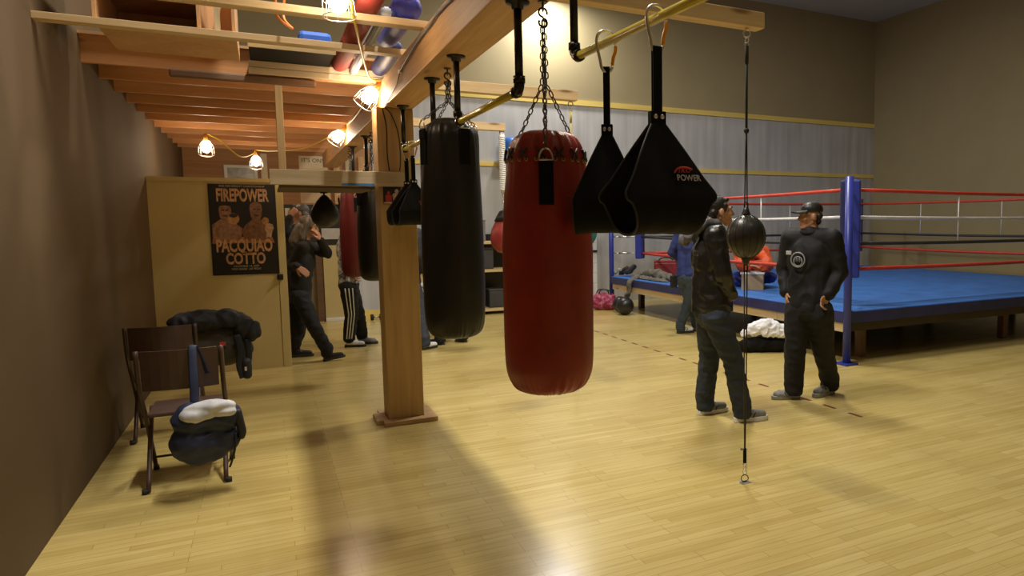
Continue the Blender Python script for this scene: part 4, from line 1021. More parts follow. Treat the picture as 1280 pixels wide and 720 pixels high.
# cardboard box with a white liner
bc = V((6.28, 8.52, RZ + .002)); yaw = math.radians(-40)
t = thing('cardboard_box', bc, 'cardboard box with a white liner on the ring canvas under the orange jacket', 'box')
MC = mat('cardboard', (.42, .30, .17), .8, 0, .08, 5)
ax = V((math.cos(yaw), math.sin(yaw), 0)); ay = V((-ax.y, ax.x, 0)); b = MB(); hx, hy, hz = .155, .14, .25
for c, sx, sy in ((bc + ay * -hy, 2 * hx, .01), (bc + ay * hy, 2 * hx, .01), (bc + ax * -hx, .01, 2 * hy), (bc + ax * hx, .01, 2 * hy)): b.obox(c + V((0, 0, hz / 2)), ax, ay, (0, 0, 1), sx, sy, hz)
b.obox(bc + V((0, 0, .006)), ax, ay, (0, 0, 1), 2 * hx, 2 * hy, .01); b.build('carton', MC, t)
b = MB(); b.obox(bc + ay * (-hy - .003) + V((0, 0, hz - .008)), ax, ay, (0, 0, 1), 2 * hx + .04, .02, .03); b.obox(bc + ay * (hy + .003) + V((0, 0, hz - .008)), ax, ay, (0, 0, 1), 2 * hx + .04, .02, .03)
b.obox(bc + V((0, 0, hz - .03)), ax, ay, (0, 0, 1), 2 * hx - .02, 2 * hy - .02, .02); b.build('liner', M_white, t, bevel=.004)
tag(bx_rot(Xp(960, 369, 5.75) * 1.0 if False else V((5.85, 7.14, RZ + .002)), .4, .10, .06, .035).build('small_packet', M_white, None, bevel=.01), 'small white packet on the ring canvas beside the cardboard box', 'packet')
# floor by the ring
def med_ball(x, y, r, label):
    t = thing('medicine_ball', (x, y, 0), label, 'ball', 'black balls by the ring')
    MB().ball((x, y, r), r, 32).build('skin', leather('ball_black', (.018, .018, .019), .35), t)
    b = MB()
    for k in range(3):
        a = PI * k / 3; b.tube([(x + (r + .0005) * math.sin(q) * math.cos(a), y + (r + .0005) * math.sin(q) * math.sin(a), r + (r + .0005) * math.cos(q)) for q in [2 * PI * i / 32 for i in range(32)]], .002, 5, closed=True)
    b.build('seam', M_black, t)
med_ball(5.40, 11.03, .155, 'black medicine ball in front on the floor by the ring corner')
med_ball(5.50, 11.42, .14, 'black medicine ball tucked between the pink bag and the other ball')
t = thing('pink_bag', (5.42, 11.80, 0), 'pink sports bag with dark handles on the floor by the ring post', 'bag')
blob('body', [('c', (5.28, 11.95, .14), .135, (5.48, 11.80, .13), .13), ('c', (5.30, 11.94, .21), .11, (5.48, 11.81, .20), .10)], splash('pink_cloth', [(.24, .008, .05), (.30, .012, .07), (.26, .01, .06), (.5, .18, .26), (.22, .008, .05)], 16, .6), t, .012, 4, (.012, 9))
b = MB()
for o in (-.05, .05): b.tube(smoothpath([(5.29, 11.94 + o, .30), (5.32, 11.92 + o, .36), (5.39, 11.88 + o, .375), (5.46, 11.83 + o, .35), (5.48, 11.81 + o, .28)], 5), .012, 6)
b.build('handle', M_black, t)
tp = V((5.34, 6.98, 0))
tag(blob('black_duffel', [('c', (5.10, 7.05, .09), .085, (5.50, 6.85, .085), .08), ('c', (5.08, 7.12, .075), .07, (5.36, 7.02, .10), .09)], M_nylon, None, .012, 4, (.010, 8), cuts=[((0, 0, .002), (0, 0, -1))]), 'flat black bag on the floor under the white towel', 'bag')
tag(blob('white_towel', [('c', (5.17, 7.02, .275), .075, (5.33, 6.92, .335), .085), ('c', (5.33, 6.92, .33), .085, (5.48, 6.84, .275), .065), ('c', (5.28, 6.90, .26), .055, (5.50, 6.80, .24), .05), ('c', (5.13, 7.05, .245), .04, (5.08, 7.08, .235), .035)], mat('towel', (.84, .86, .95), .9, 0, .05, 8, bump=.3, bscale=200), None, .008, 2, (.016, 13)), 'crumpled white towel heaped on the black bag by the ring', 'towel')

# ------------------------------------------------------------------ back wall storage
W_shelf = wood('shelf_y', (.62, .48, .22), (.74, .60, .32), 'X', .6, knots=False)
t = thing('storage_shelf', (3.1, 12.6, 0), 'timber storage shelf against the far wall seen between the heavy bags', 'shelf')
for z in (.10, .79, 1.28): MB().box((2.25, 12.30, z - .045), (3.95, 12.92, z)).build('shelf_board', W_shelf, t, bevel=.003)
for x in (2.22, 3.95):
    for y in (12.32, 12.86): MB().box((x, y, 0), (x + .05, y + .05, 1.45)).build('upright', wood('shelf_z', (.5, .37, .18), (.64, .5, .27), 'Z', .6), t)
MB().box((2.25, 12.92, .06), (3.95, 12.94, 1.4)).build('back_panel', M_black, t)
cols = [('black', (.02, .02, .022)), ('dark', (.05, .05, .055)), ('red', (.22, .025, .02)), ('grey', (.2, .2, .21))]
k = 0
for (z, xs) in ((.101, (2.5, 2.85, 3.2, 3.55)), (.791, (2.45, 2.8, 3.1, 3.38)), (1.281, (2.5, 2.9, 3.25))):
    for x in xs:
        nm, cc = cols[(k * 3 + 1) % 4] if x < 3.3 else cols[k % 2]; k += 1
        h = .28 + .1 * ((k * 7) % 3) / 2
        q = thing('storage_bin', (x, 12.6, z), '%s kit bin on the %s shelf of the far storage rack, %s in its row' % (nm, {.101: 'bottom', .791: 'middle', 1.281: 'top'}[z], {2.5: 'first', 2.45: 'first', 2.85: 'second', 2.8: 'second', 2.9: 'second', 3.2: 'third', 3.1: 'third', 3.25: 'last', 3.55: 'last', 3.38: 'last'}[x]), 'bin', 'bins on the storage shelf')
        mm = mat('bin_' + nm, cc, .5)
        MB().box((x - .13, 12.42, z), (x + .13, 12.80, z + h - .03)).build('tub', mm, q, bevel=.015); MB().box((x - .14, 12.41, z + h - .03), (x + .14, 12.81, z + h)).build('lid', mm, q, bevel=.008)
tag(MB().ball((3.70, 12.60, 1.391), (.11, .11, .11), 20).build('red_ball', mat('ball_red', (.35, .03, .03), .4), None), 'red ball on the top storage shelf beside the red heavy bag', 'ball')
tag(MB().ball((5.29, 12.62, 1.40), (.28, .28, .28), 28).build('exercise_ball', mat('ball_green', (.03, .28, .20), .4), None), 'green exercise ball on the stand behind the red heavy bag', 'ball')
t = thing('ball_stand', (5.22, 12.62, 0), 'dark ball stand under the green exercise ball', 'stand')
b = MB(); b.ring((5.22, 12.62, 1.16), (0, 0, 1), .18, .015); b.build('ring', M_iron, t)
for k in range(3):
    a = 2 * PI * k / 3; MB().tube([(5.22 + .18 * math.cos(a), 12.62 + .18 * math.sin(a), 1.16), (5.22 + .24 * math.cos(a), 12.62 + .24 * math.sin(a), 0)], .012, 8).build('leg', M_iron, t)
t = thing('blue_drum', (3.98, 12.78, 2.72), 'blue round-topped drum on a bracket shelf on the far wall', 'drum')
MB().lathe((3.98, 12.76, 2.725), [(.17, 0), (.19, .02), (.19, .30), (.17, .37), (.11, .41), (.0001, .425)], 32).build('shell', mat('drum_blue', (.03, .14, .50), .4), t)
MB().box((3.72, 12.55, 2.69), (4.25, 12.99, 2.722)).build('bracket_shelf', mat('bracket_white', (.6, .65, .7), .5), t)
# white wrapped rope and the bag below it, hung from the cross timber end
t = thing('wrapped_rope', (2.585, 8.645, 1.95), 'white wrapped rope hanging from the end of the far cross timber', 'rope')
b = MB(); hel = [(2.585 + .03 * math.cos(q), 8.645 + .03 * math.sin(q), 2.66 - .66 * q / (2 * PI * 26)) for q in [2 * PI * i / 10 for i in range(261)]]
b.tube(hel, .014, 5); b.tube([(2.585, 8.645, 2.715), (2.585, 8.645, 1.97)], .03, 10); b.build('wrap', M_white, t)
b = MB(); b.links([(2.585, 8.645, 1.98), (2.585, 8.645, 1.78)], .05, .03, .005); b.build('chain', M_steel, t)
t = thing('teardrop_bag', (2.60, 8.645, 1.2), 'red and black teardrop bag hanging just past the edge of the red heavy bag', 'punching bag')
MB().lathe((2.60, 8.645, 1.22), [(.0001, 0), (.10, .02), (.17, .10), (.19, .19), (.17, .30), (.11, .42), (.06, .49), (.0001, .50)], 36).build('shell', mat('tear_red', (.26, .03, .028), .4), t)
b = MB(); b.lathe((2.60, 8.645, 1.62), [(.135, 0), (.10, .07), (.07, .12), (.06, .13), (.0001, .14)], 28); b.build('cap', M_black, t)
MB().ring((2.595, 8.645, 1.775), (0, 1, 0), .02, .005).build('d_ring', M_steel, t)
# odds against the wall under the far bags
t = thing('dumbbell', (1.55, 12.6, 0), 'small black dumbbell on the floor by the end wall', 'dumbbell')
MB().tube([(1.47, 12.6, .05), (1.63, 12.6, .05)], .014, 8).build('bar', M_steel, t)
for x in (1.46, 1.60): MB().cyl((x, 12.6, .05), (x + .045, 12.6, .05), .05, 16).build('weight', M_rubber, t)
tag(MB().lathe((1.92, 12.35, 0), [(.20, 0), (.23, .05), (.22, .18), (.13, .26), (.0001, .28)], 24).build('grey_cushion', mat('cushion_grey', (.10, .10, .11), .7), None), 'dark grey round cushion against the wall beside the timber post', 'cushion')
t = thing('grey_bin', (2.02, 12.0, 0), 'pale grey bin standing between the post and the black heavy bag', 'bin')
MB().lathe((2.03, 11.7, 0), [(.13, 0), (.155, .60), (.0001, .60)], 24).build('tub', mat('bin_pale', (.40, .42, .46), .5), t)
MB().lathe((2.03, 11.7, .60), [(.17, 0), (.17, .03), (.14, .06), (.0001, .065)], 24).build('lid', mat('bin_pale', (.40, .42, .46), .5), t)
# ------------------------------------------------------------------ people
def frame_of(F):
    F = V(F).normalized(); R = F.cross(V((0, 0, 1)))
    R = R.normalized() if R.length > 1e-4 else V((1, 0, 0)); U = R.cross(F)
    return F, R, U
def az(deg, pitch=0):
    a, p = math.radians(deg), math.radians(pitch)
    return V((math.sin(a) * math.cos(p), math.cos(a) * math.cos(p), math.sin(p)))
def head_prims(c, F, s=1.0):
    """forms of a head; c is the middle of the skull, F where the face looks"""
    F, R, U = frame_of(F); rot = Matrix((R, F, U)).transposed(); c = V(c)
    P = lambda r, f, u: c + (R * r + F * f + U * u) * s
    pr = [('e', P(0, -.012, .025), V((.073, .092, .088)) * s, rot), ('e', P(0, .022, -.01), V((.066, .07, .085)) * s, rot),
          ('c', P(0, .035, -.045), .052 * s, P(0, .056, -.088), .034 * s), ('e', P(0, .074, -.102), V((.021, .019, .017)) * s, rot),
          ('c', P(-.045, .0, -.055), .022 * s, P(-.02, .06, -.098), .018 * s), ('c', P(.045, .0, -.055), .022 * s, P(.02, .06, -.098), .018 * s),
          ('c', P(0, .082, .016), .010 * s, P(0, .107, -.028), .0125 * s), ('e', P(0, .098, -.034), V((.018, .014, .010)) * s, rot),
          ('c', P(-.036, .074, .022), .013 * s, P(-.008, .083, .020), .012 * s), ('c', P(.036, .074, .022), .013 * s, P(.008, .083, .020), .012 * s),
          ('e', P(-.040, .060, -.026), V((.024, .024, .022)) * s, rot), ('e', P(.040, .060, -.026), V((.024, .024, .022)) * s, rot),
          ('c', P(-.018, .084, -.061), .0085 * s, P(.018, .084, -.061), .0085 * s), ('c', P(-.014, .083, -.074), .0095 * s, P(.014, .083, -.074), .0095 * s),
          ('e', P(-.077, -.006, -.012), V((.011, .021, .032)) * s, rot), ('e', P(.077, -.006, -.012), V((.011, .021, .032)) * s, rot)]
    return pr, P, rot
def hand_prims(w, d, n, side, curl=0.5, s=1.0):
    """palm with four fingers and a thumb; w wrist, d along the hand, n out of the palm, side +1/-1 for which edge the thumb is on"""
    d = V(d).normalized(); n = V(n); n = (n - d * n.dot(d)).normalized(); t = d.cross(n) * side
    w = V(w); P = lambda a, b, c: w + (d * a + t * b + n * c) * s
    pr = []
    for k, (b, L) in enumerate(((.030, .070), (.010, .078), (-.010, .073), (-.029, .058))):
        pr.append(('c', P(.012, b * .55, 0), .0155 * s, P(.082, b, .002), .0115 * s))
        p = P(.085, b, .002); a = 0.25 * curl; dirn = d
        for j, f in enumerate((.46, .32, .22)):
            a += curl * (.45 if j == 0 else .55); q = p + (d * math.cos(a) + n * math.sin(a)) * (L * f * s)
            pr.append(('c', p, (.0092 - .0008 * j) * s, q, (.0086 - .0009 * j) * s)); p = q
    p0, p1, p2, p3 = P(.018, .024, .004), P(.048, .048, .012), P(.070, .058, .022), P(.088, .058, .034)
    pr += [('c', p0, .0145 * s, p1, .0115 * s), ('c', p1, .0105 * s, p2, .0095 * s), ('c', p2, .0093 * s, p3, .008 * s)]
    return pr
def shoe(heel, toe, z, up, sole, parent, L=None, pitch=0.0, high=0.0, trim=None):
    """shoe from heel to toe along the ground; pitch lifts the toe"""
    heel, toe = V(heel), V(toe); d = toe - heel; d.z = 0; L = L or d.length; d.normalize(); s = d.cross(V((0, 0, 1)))
    dd = (d * math.cos(pitch) + V((0, 0, 1)) * math.sin(pitch)); uu = s.cross(dd); o = V((heel.x, heel.y, z))
    k = L / .29
    P = lambda a, b, c: o + dd * (a * k) + s * (b * k) + uu * (c * k)
    pr = [('c', P(.045, 0, .052), .036 * k, P(.13, 0, .056), .040 * k), ('c', P(.13, 0, .052), .041 * k, P(.235, .004, .046), .034 * k), ('c', P(.13, -.012, .046), .034 * k, P(.22, -.016, .042), .028 * k),
          ('c', P(.045, 0, .06), .034 * k, P(.05, 0, .095 + high), .038 * k), ('c', P(.13, 0, .06), .036 * k, P(.075, 0, .10), .036 * k)]
    o1 = blob('shoe', pr, up, parent, .007, 3, cuts=[(P(0, 0, .022), -uu)])
    out = [(.0, -.018), (.0, .018), (.03, .033), (.09, .034), (.15, .039), (.21, .045), (.26, .036), (.287, .012), (.285, -.015), (.255, -.038), (.20, -.044), (.14, -.036), (.08, -.032), (.03, -.032)]
    b = MB(); b.prism([(a * k, c * k) for a, c in out], o, dd, s, uu, 0.001, .036 * k); so = b.build('sole', sole, o1 if False else parent, bevel=.004)
    so.parent = o1
    if trim:
        b = MB()
        for a in (.10, .14): b.tube([P(a, .042, .035), P(a + .025, .036, .075)], .005, 5); b.tube([P(a, -.042, .035), P(a + .025, -.036, .075)], .005, 5)
        b.tube([P(.19, .035, .045), P(.15, .02, .085), P(.15, -.02, .085), P(.19, -.035, .045)], .004, 5)
        q = b.build('lace', trim, parent); q.parent = o1
    return o1
M_skin = mat('skin', (.50, .27, .17), .5, 0, .06, 20); M_skin2 = mat('skin_tan', (.43, .22, .135), .5, 0, .06, 20)
M_eye = mat('eye', (.03, .02, .02), .2)
def eyes(P, parent, s=1.0, brow=None):
    b = MB()
    for x in (-.030, .030): b.ball(P(x, .077, .003), .0105 * s, 10)
    b.build('eye', mat('eye_white', (.45, .42, .40), .3), parent)
    b = MB()
    for x in (-.030, .030): b.ball(P(x, .0835, .003), .0055 * s, 8)
    b.build('iris', M_eye, parent)
    if brow:
        b = MB()
        for x in (-1, 1): b.tube([P(x * .012, .095, .026), P(x * .03, .092, .031), P(x * .048, .080, .026)], .0045 * s, 6)
        b.build('eyebrow', brow, parent)
def person(label, base, J, head, F, skin, voxel=.006, hs=1.0):
    """one continuous body from the joints J; returns the thing and the head frame"""
    t = thing('person', base, label, 'person')
    pr, P, rot = head_prims(head, F, hs)
    nk = J['neck']
    pr += [('c', P(0, -.022, -.05), .054 * hs, nk, .058), ('c', nk, .055, J['chest'], .085), ('c', J['chest'], .085, J['pelvis'], .085)]
    for s in 'lr':
        sh, el, wr = J['sh' + s], J['el' + s], J['wr' + s]
        pr += [('c', nk, .05, sh, .05), ('c', sh, .050, el, .040), ('c', el, .040, wr, .027)]
        hd = J.get('hand' + s)
        if hd is None: hd = ((V(wr) - V(el)).normalized(), V((0, 0, 1)).cross(V(wr) - V(el)) if abs((V(wr) - V(el)).normalized().z) < .9 else V((1, 0, 0)), 1, .8)
        pr += hand_prims(wr, *hd)
        hp, kn, an = J['hip' + s], J['kn' + s], J['an' + s]
        pr += [('c', J['pelvis'], .10, hp, .085), ('c', hp, .085, kn, .055), ('c', kn, .054, an, .037)]
        if 'toe' + s in J: pr += [('c', an, .036, J['toe' + s], .026)]
    blob('body', pr, skin, t, voxel, 3)
    return t, P, rot

M_leather = mat('jacket_leather', (.010, .0095, .009), .34, 0, .25, 6, bump=.35, bscale=60, rvar=.1)
M_hood = mat('grey_fleece', (.115, .115, .125), .9, 0, .15, 14, bump=.3, bscale=250)
M_jean = mat('dark_denim', (.024, .034, .060), .8, 0, .35, 7, bump=.4, bscale=320)
M_jean2 = mat('blue_denim', (.04, .065, .11), .8, 0, .3, 7, bump=.4, bscale=320)
M_blkcloth = mat('black_cloth', (.008, .008, .010), .85, 0, .3, 8, bump=.3, bscale=200)
M_hair = mat('dark_hair', (.014, .011, .009), .5, 0, .4, 60, stretch=(1, 1, .2))
M_shoeg = mat('shoe_grey', (.21, .21, .21), .6, 0, .3, 20); M_sole = mat('sole_white', (.80, .81, .84), .5, 0, .05, 10); M_soled = mat('sole_dark', (.03, .03, .03), .6)

# --- man in the leather jacket
def man_leather():
    D = 5.62
    A = lambda x, y, d=D: Dp(x, y, d)
    f = az(106)
    _, R, _ = frame_of(f)
    J = dict(neck=A(886, 287), chest=A(889, 325), pelvis=A(890, 390))
    nk = J['neck']
    J['shr'] = nk + R * .185 + V((0, 0, -.045)) + f * .0; J['shl'] = nk - R * .185 + V((0, 0, -.045)) + f * .02
    J['elr'] = J['shr'] + V((0, 0, -.285)) + f * .03 + R * .06; J['ell'] = J['shl'] + V((0, 0, -.285)) - f * .02 - R * .05
    J['wrr'] = J['elr'] + V((0, 0, -.17)) + f * .10 - R * .075; J['wrl'] = J['ell'] + V((0, 0, -.17)) + f * .12 + R * .075
    J['handr'] = (f * .05 + V((0, 0, -.6)) - R * .8, -f, 1, .7); J['handl'] = (f * .05 + V((0, 0, -.6)) + R * .8, -f, -1, .7)
    J['hipr'] = J['pelvis'] + R * .095 + V((0, 0, -.03)); J['hipl'] = J['pelvis'] - R * .095 + V((0, 0, -.03))
    hr, hl = G(918, 528), G(873, 519); tr, tl = G(955, 524), G(903, 514)
    J['anr'] = hr + (tr - hr).normalized() * .06 + V((0, 0, .10)); J['anl'] = hl + (tl - hl).normalized() * .06 + V((0, 0, .10))
    J['knr'] = (J['hipr'] + J['anr']) / 2 + f * .04 + V((0, 0, .02)); J['knl'] = (J['hipl'] + J['anl']) / 2 + f * .025 + V((0, 0, .02))
    hd = A(900, 264)
    t, P, rot = person('man in black leather jacket with grey hood and dark jeans standing by the hanging ball', G(905, 522), J, hd, az(108, 2), M_skin, .005)
    eyes(P, t, 1, M_hair)
    hair = [('e', P(0, -.026, .045), (.080, .090, .080), rot), ('c', P(-.062, .03, .045), .018, P(-.066, .02, .0), .012), ('c', P(.062, .03, .045), .018, P(.066, .02, .0), .012), ('c', P(-.03, .052, .088), .016, P(.03, .052, .088), .016), ('c', P(-.045, -.062, -.01), .034, P(.045, -.062, -.01), .034), ('c', P(-.03, -.055, -.05), .026, P(.03, -.055, -.05), .026)]
    blob('hair', hair, M_hair, t, .006, 3, (.0015, 60))
    ch, pv = J['chest'], J['pelvis']
    bk = -f
    tor = [('c', J['shl'] + V((0, 0, -.01)), .085, J['shr'] + V((0, 0, -.01)), .085), ('e', ch + bk * .012, (.205, .145, .22), Matrix((R, f, V((0, 0, 1)))).transposed()),
           ('c', ch + R * .075 + V((0, 0, -.1)), .125, pv + R * .055 + V((0, 0, .03)), .135), ('c', ch - R * .075 + V((0, 0, -.1)), .125, pv - R * .055 + V((0, 0, .03)), .135), ('c', ch + f * .02, .12, pv + f * .035, .135), ('c', ch + bk * .03, .12, pv + bk * .04, .13),
           ('c', nk + V((0, 0, -.02)), .085, ch, .13)]
    for s in 'lr':
        w = J['wr' + s] - (J['wr' + s] - J['el' + s]).normalized() * .0
        tor += [('c', J['sh' + s], .090, J['el' + s], .069), ('c', J['el' + s], .070, w, .052)]
    hem = A(890, 388).z
    blob('jacket', tor, M_leather, t, .009, 4, (.007, 8, (1, 1, 1.3)), cuts=[((0, 0, hem), (0.0, 0.0, -1))])
    # pocket flap, seam and hood
    nk = nk + V((0, 0, .018)) - f * .012
    hood = [('t', [(nk + f * .085 + V((0, 0, .005)), .035), (nk + f * .05 + R * .085 + V((0, 0, .025)), .036), (nk - f * .03 + R * .105 + V((0, 0, .03)), .040), (nk - f * .095 + R * .06 + V((0, 0, .02)), .048), (nk - f * .115 + V((0, 0, .01)), .05), (nk - f * .095 - R * .06 + V((0, 0, .02)), .048), (nk - f * .03 - R * .105 + V((0, 0, .03)), .040), (nk + f * .05 - R * .085 + V((0, 0, .025)), .036), (nk + f * .085 + V((0, 0, .005)), .035)]),
            ('c', nk - f * .12 + V((0, 0, .0)), .055, nk - f * .185 + V((0, 0, -.10)), .045), ('c', nk - f * .10 + R * .07, .045, nk - f * .17 + R * .06 + V((0, 0, -.075)), .042), ('c', nk - f * .10 - R * .07, .045, nk - f * .17 - R * .06 + V((0, 0, -.075)), .042)]
    blob('hood', hood, M_hood, t, .008, 3, (.008, 12))
    jn = [('c', pv + R * .03, .135, pv - R * .03, .135), ('c', pv + V((0, 0, .12)), .13, pv, .14)]
    for s in 'lr':
        jn += [('c', J['hip' + s], .112, J['kn' + s], .083), ('c', J['kn' + s], .084, J['an' + s] + V((0, 0, .03)), .076), ('c', J['an' + s] + V((0, 0, .06)), .078, J['an' + s] - V((0, 0, .03)) + f * .01, .074)]
    blob('jeans', jn, M_jean, t, .009, 4, (.0055, 9, (1, 1, 1.5)), cuts=[((0, 0, .035), (0, 0, -1))])
    shoe(hr, hr + (tr - hr).normalized() * .30, 0, M_shoeg, M_sole, t, trim=M_black); shoe(hl, hl + (tl - hl).normalized() * .30, 0, M_shoeg, M_sole, t, trim=M_black)
man_leather()

def simple_person(label, D, neck, head, pelvis, heels, toes, face, body, shoulders=.18, pose=None, top=None, legs=None, shoe_m=None, sole=M_sole, hem=None, hair=M_hair, hairtype='short', skin=M_skin, wr=(.007, 7), lw=1.0, hs=1.0, voxel=.007, pelvis_d=0, slim=1.0, cuff=.04):
    """neck, head, pelvis in pixels at distance D; heels/toes are floor points; face/body are headings"""
    A = lambda x, y, d=D: Dp(x, y, d)
    f = az(body); _, R, _ = frame_of(f); Z = V((0, 0, 1))
    nk, pv = A(*neck), A(*pelvis, D + pelvis_d); ch = nk.lerp(pv, .38)
    J = dict(neck=nk, chest=ch, pelvis=pv)
    J['shr'] = nk + R * shoulders - Z * .045; J['shl'] = nk - R * shoulders - Z * .045
    for s, k in (('r', 1), ('l', -1)):
        J['el' + s] = J['sh' + s] - Z * .28 + R * k * .05 - f * .03; J['wr' + s] = J['el' + s] - Z * .22 + f * .08
        J['hip' + s] = pv + R * k * .09 - Z * .03
    (hr, hl), (tr, tl) = heels, toes
    for s, h, q in (('r', hr, tr), ('l', hl, tl)):
        J['an' + s] = h + (q - h).normalized() * .06 + Z * .10; J['kn' + s] = (J['hip' + s] + J['an' + s]) / 2 + f * .03
    if pose: pose(J, f, R, Z, A)
    t, P, rot = person(label, (hr + hl) / 2, J, A(*head), face, skin, voxel, hs)
    if hairtype == 'short':
        blob('hair', [('e', P(0, -.026, .046), V((.081, .090, .080)) * hs, rot), ('c', P(-.03, .06, .092), .022, P(.03, .06, .092), .022), ('c', P(-.05, -.07, -.02), .034, P(.05, -.07, -.02), .034)], hair, t, .007, 3, (.0015, 60))
    eyes(P, t, hs, hair)
    rotT = Matrix((R, f, Z)).transposed()
    tor = [('c', J['shl'], .078 * slim, J['shr'], .078 * slim), ('e', ch, V((.185, .13, .21)) * slim, rotT), ('c', ch + R * .06, .11 * slim, pv + R * .045 + Z * .03, .12 * slim), ('c', ch - R * .06, .11 * slim, pv - R * .045 + Z * .03, .12 * slim), ('c', nk - Z * .01, .072 * slim, ch, .12 * slim)]
    for s in 'lr':
        tor += [('c', J['sh' + s], .078 * slim, J['el' + s], .062 * slim), ('c', J['el' + s], .062 * slim, J['el' + s].lerp(J['wr' + s], .93), .047 * slim)]
    hz = hem if hem is not None else pv.z - .03
    blob('jacket', tor, top, t, .010, 8, wr, cuts=[((0, 0, hz), (0, 0, -1))])
    jn = [('c', pv + R * .03, .125 * slim, pv - R * .03, .125 * slim), ('c', pv + Z * .05, .095 * slim, pv, .12 * slim)]
    for s in 'lr':
        jn += [('c', J['hip' + s], .102 * lw, J['kn' + s], .074 * lw), ('c', J['kn' + s], .075 * lw, J['an' + s] + Z * .02, .066 * lw)]
        if cuff < .05: jn += [('c', J['an' + s] + Z * .05, .068 * lw, J['an' + s] - Z * .02, .066 * lw)]
    blob('trousers', jn, legs, t, .010, 4, (.0055, 8, (1, 1, 1.4)), cuts=[((0, 0, cuff), (0, 0, -1))] if cuff else [])
    return t, J, P, rot, f, R

# --- man in the blue top by the ring
h = (G(846, 417), G(866, 414)); q = (h[0] + az(95) * .28, h[1] + az(85) * .28)
def ps(J, f, R, Z, A):
    J['ell'] = J['shl'] - Z * .25 - R * .10 - f * .05; J['wrl'] = J['ell'] - Z * .15 + f * .16 + R * .08
t, J, P, rot, f, R = simple_person('man in a blue sweatshirt and jeans facing the ring behind the leather jacket', 9.95, (863, 289), (864, 268), (860, 345), h, q, az(70), 62, pose=ps, top=mat('blue_sweat', (.02, .032, .15), .85, 0, .25, 7, bump=.3, bscale=200), legs=M_jean2, hem=Dp(860, 349, 9.95).z, lw=1.0)
for a, c in zip(h, q): shoe(a, c, 0, M_sole, M_soled, t, trim=M_black)
MB().box(Dp(842, 352, 9.80) - V((.05, .03, .09)), Dp(842, 352, 9.80) + V((.05, .03, .09))).build('belt_pouch', M_black, t, bevel=.02)

# --- capped man at the edge
hR, hL = G(1003, 497), G(1042, 491); tR, tL = hR + az(-72) * .30, hL + az(-100) * .30
hR = G(1000, 498)
def ps(J, f, R, Z, A):
    J['elr'] = J['shr'] - Z * .29 + R * .075 - f * .04; J['wrr'] = J['elr'] - Z * .20 + f * .12 - R * .07
    J['ell'] = J['shl'] - Z * .29 - R * .07 - f * .03; J['wrl'] = J['ell'] - Z * .20 + f * .12 + R * .07
t, J, P, rot, f, R = simple_person('man in black cap, black jacket and black trousers at the ring side', 6.22, (1014, 291), (1013, 270), (1011, 385), (hR, hL), (tR, tL), az(-70), -118, shoulders=.19, pose=ps, top=mat('shell_black', (.007, .0075, .010), .7, 0, .3, 7, bump=.2, bscale=100, spec=.35), legs=M_blkcloth, hem=Dp(1010, 396, 6.22).z, lw=1.28, hairtype='none', skin=M_skin2, slim=1.12, wr=(.008, 7))
shoe(hR, tR, 0, M_shoeg, mat('sole_grey', (.3, .3, .28), .6), t, trim=M_black); shoe(hL, tL, 0, M_shoeg, mat('sole_grey', (.3, .3, .28), .6), t, trim=M_black)
cap = blob('cap', [('e', P(0, -.014, .055), (.084, .100, .075), rot)], M_black, t, .006, 2, cuts=[(P(0, 0, .035), -(P(0, 0, 1) - P(0, 0, 0)))])
b = MB(); Fv, Rv, Uv = (P(0, 1, 0) - P(0, 0, 0)), (P(1, 0, 0) - P(0, 0, 0)), (P(0, 0, 1) - P(0, 0, 0))
vs = []; fs = []; n = 12
for th in (0.0, .006):
    for i in range(n + 1):
        a = PI * i / n; vs += [P(.076 * math.cos(a), .04 + .045 * math.sin(a), .043 + th), P(.078 * math.cos(a), .05 + .125 * math.sin(a), .034 + th - .012 * abs(math.cos(a)))]
for k in (0, 1):
    o = k * 2 * (n + 1)
    for i in range(n): fs.append((o + 2 * i, o + 2 * i + 1, o + 2 * i + 3, o + 2 * i + 2))
for i in range(n): fs.append((2 * i + 1, 2 * i + 3, 2 * (n + 1) + 2 * i + 3, 2 * (n + 1) + 2 * i + 1))
b.add(vs, fs); b.build('cap_brim', M_black, t)
blob('hair', [('c', P(-.05, -.06, .0), .034, P(.05, -.06, .0), .034), ('c', P(-.04, -.055, -.05), .03, P(.04, -.055, -.05), .03)], M_hair, t, .007, 2)
# badges on the jacket
k_ = J['neck']
blob('collar', [('t', [(k_ + f * (.075 * math.cos(a)) + R * (.085 * math.sin(a)) + V((0, 0, .012 - .012 * math.cos(a))), .024) for a in [2 * PI * i / 14 for i in range(15)]])], MATS['shell_black'], t, .007, 3)
sc = J['chest']
pt = Dp(986, 316, 6.03); MB().obox(pt, R, f, V((0, 0, 1)), .048, .012, .032).build('shoulder_badge', mat('badge_white', (.5, .5, .52), .5), t, bevel=.003)
em = J['chest'] + f * .160 + R * .05 + V((0, 0, .02))
b = MB(); b.ring(em, f, .062, .006, 28, 6); b.ring(em - V((0, 0, .012)), f, .040, .004, 24, 6)
for k in range(5): b.tube([em + R * (-.03 + .015 * k) + V((0, 0, -.02)), em + R * (-.03 + .015 * k) + V((0, 0, .02 + .008 * (k % 2)))], .0035, 5)
b.build('chest_emblem', mat('emblem_grey', (.30, .31, .34), .5), t)

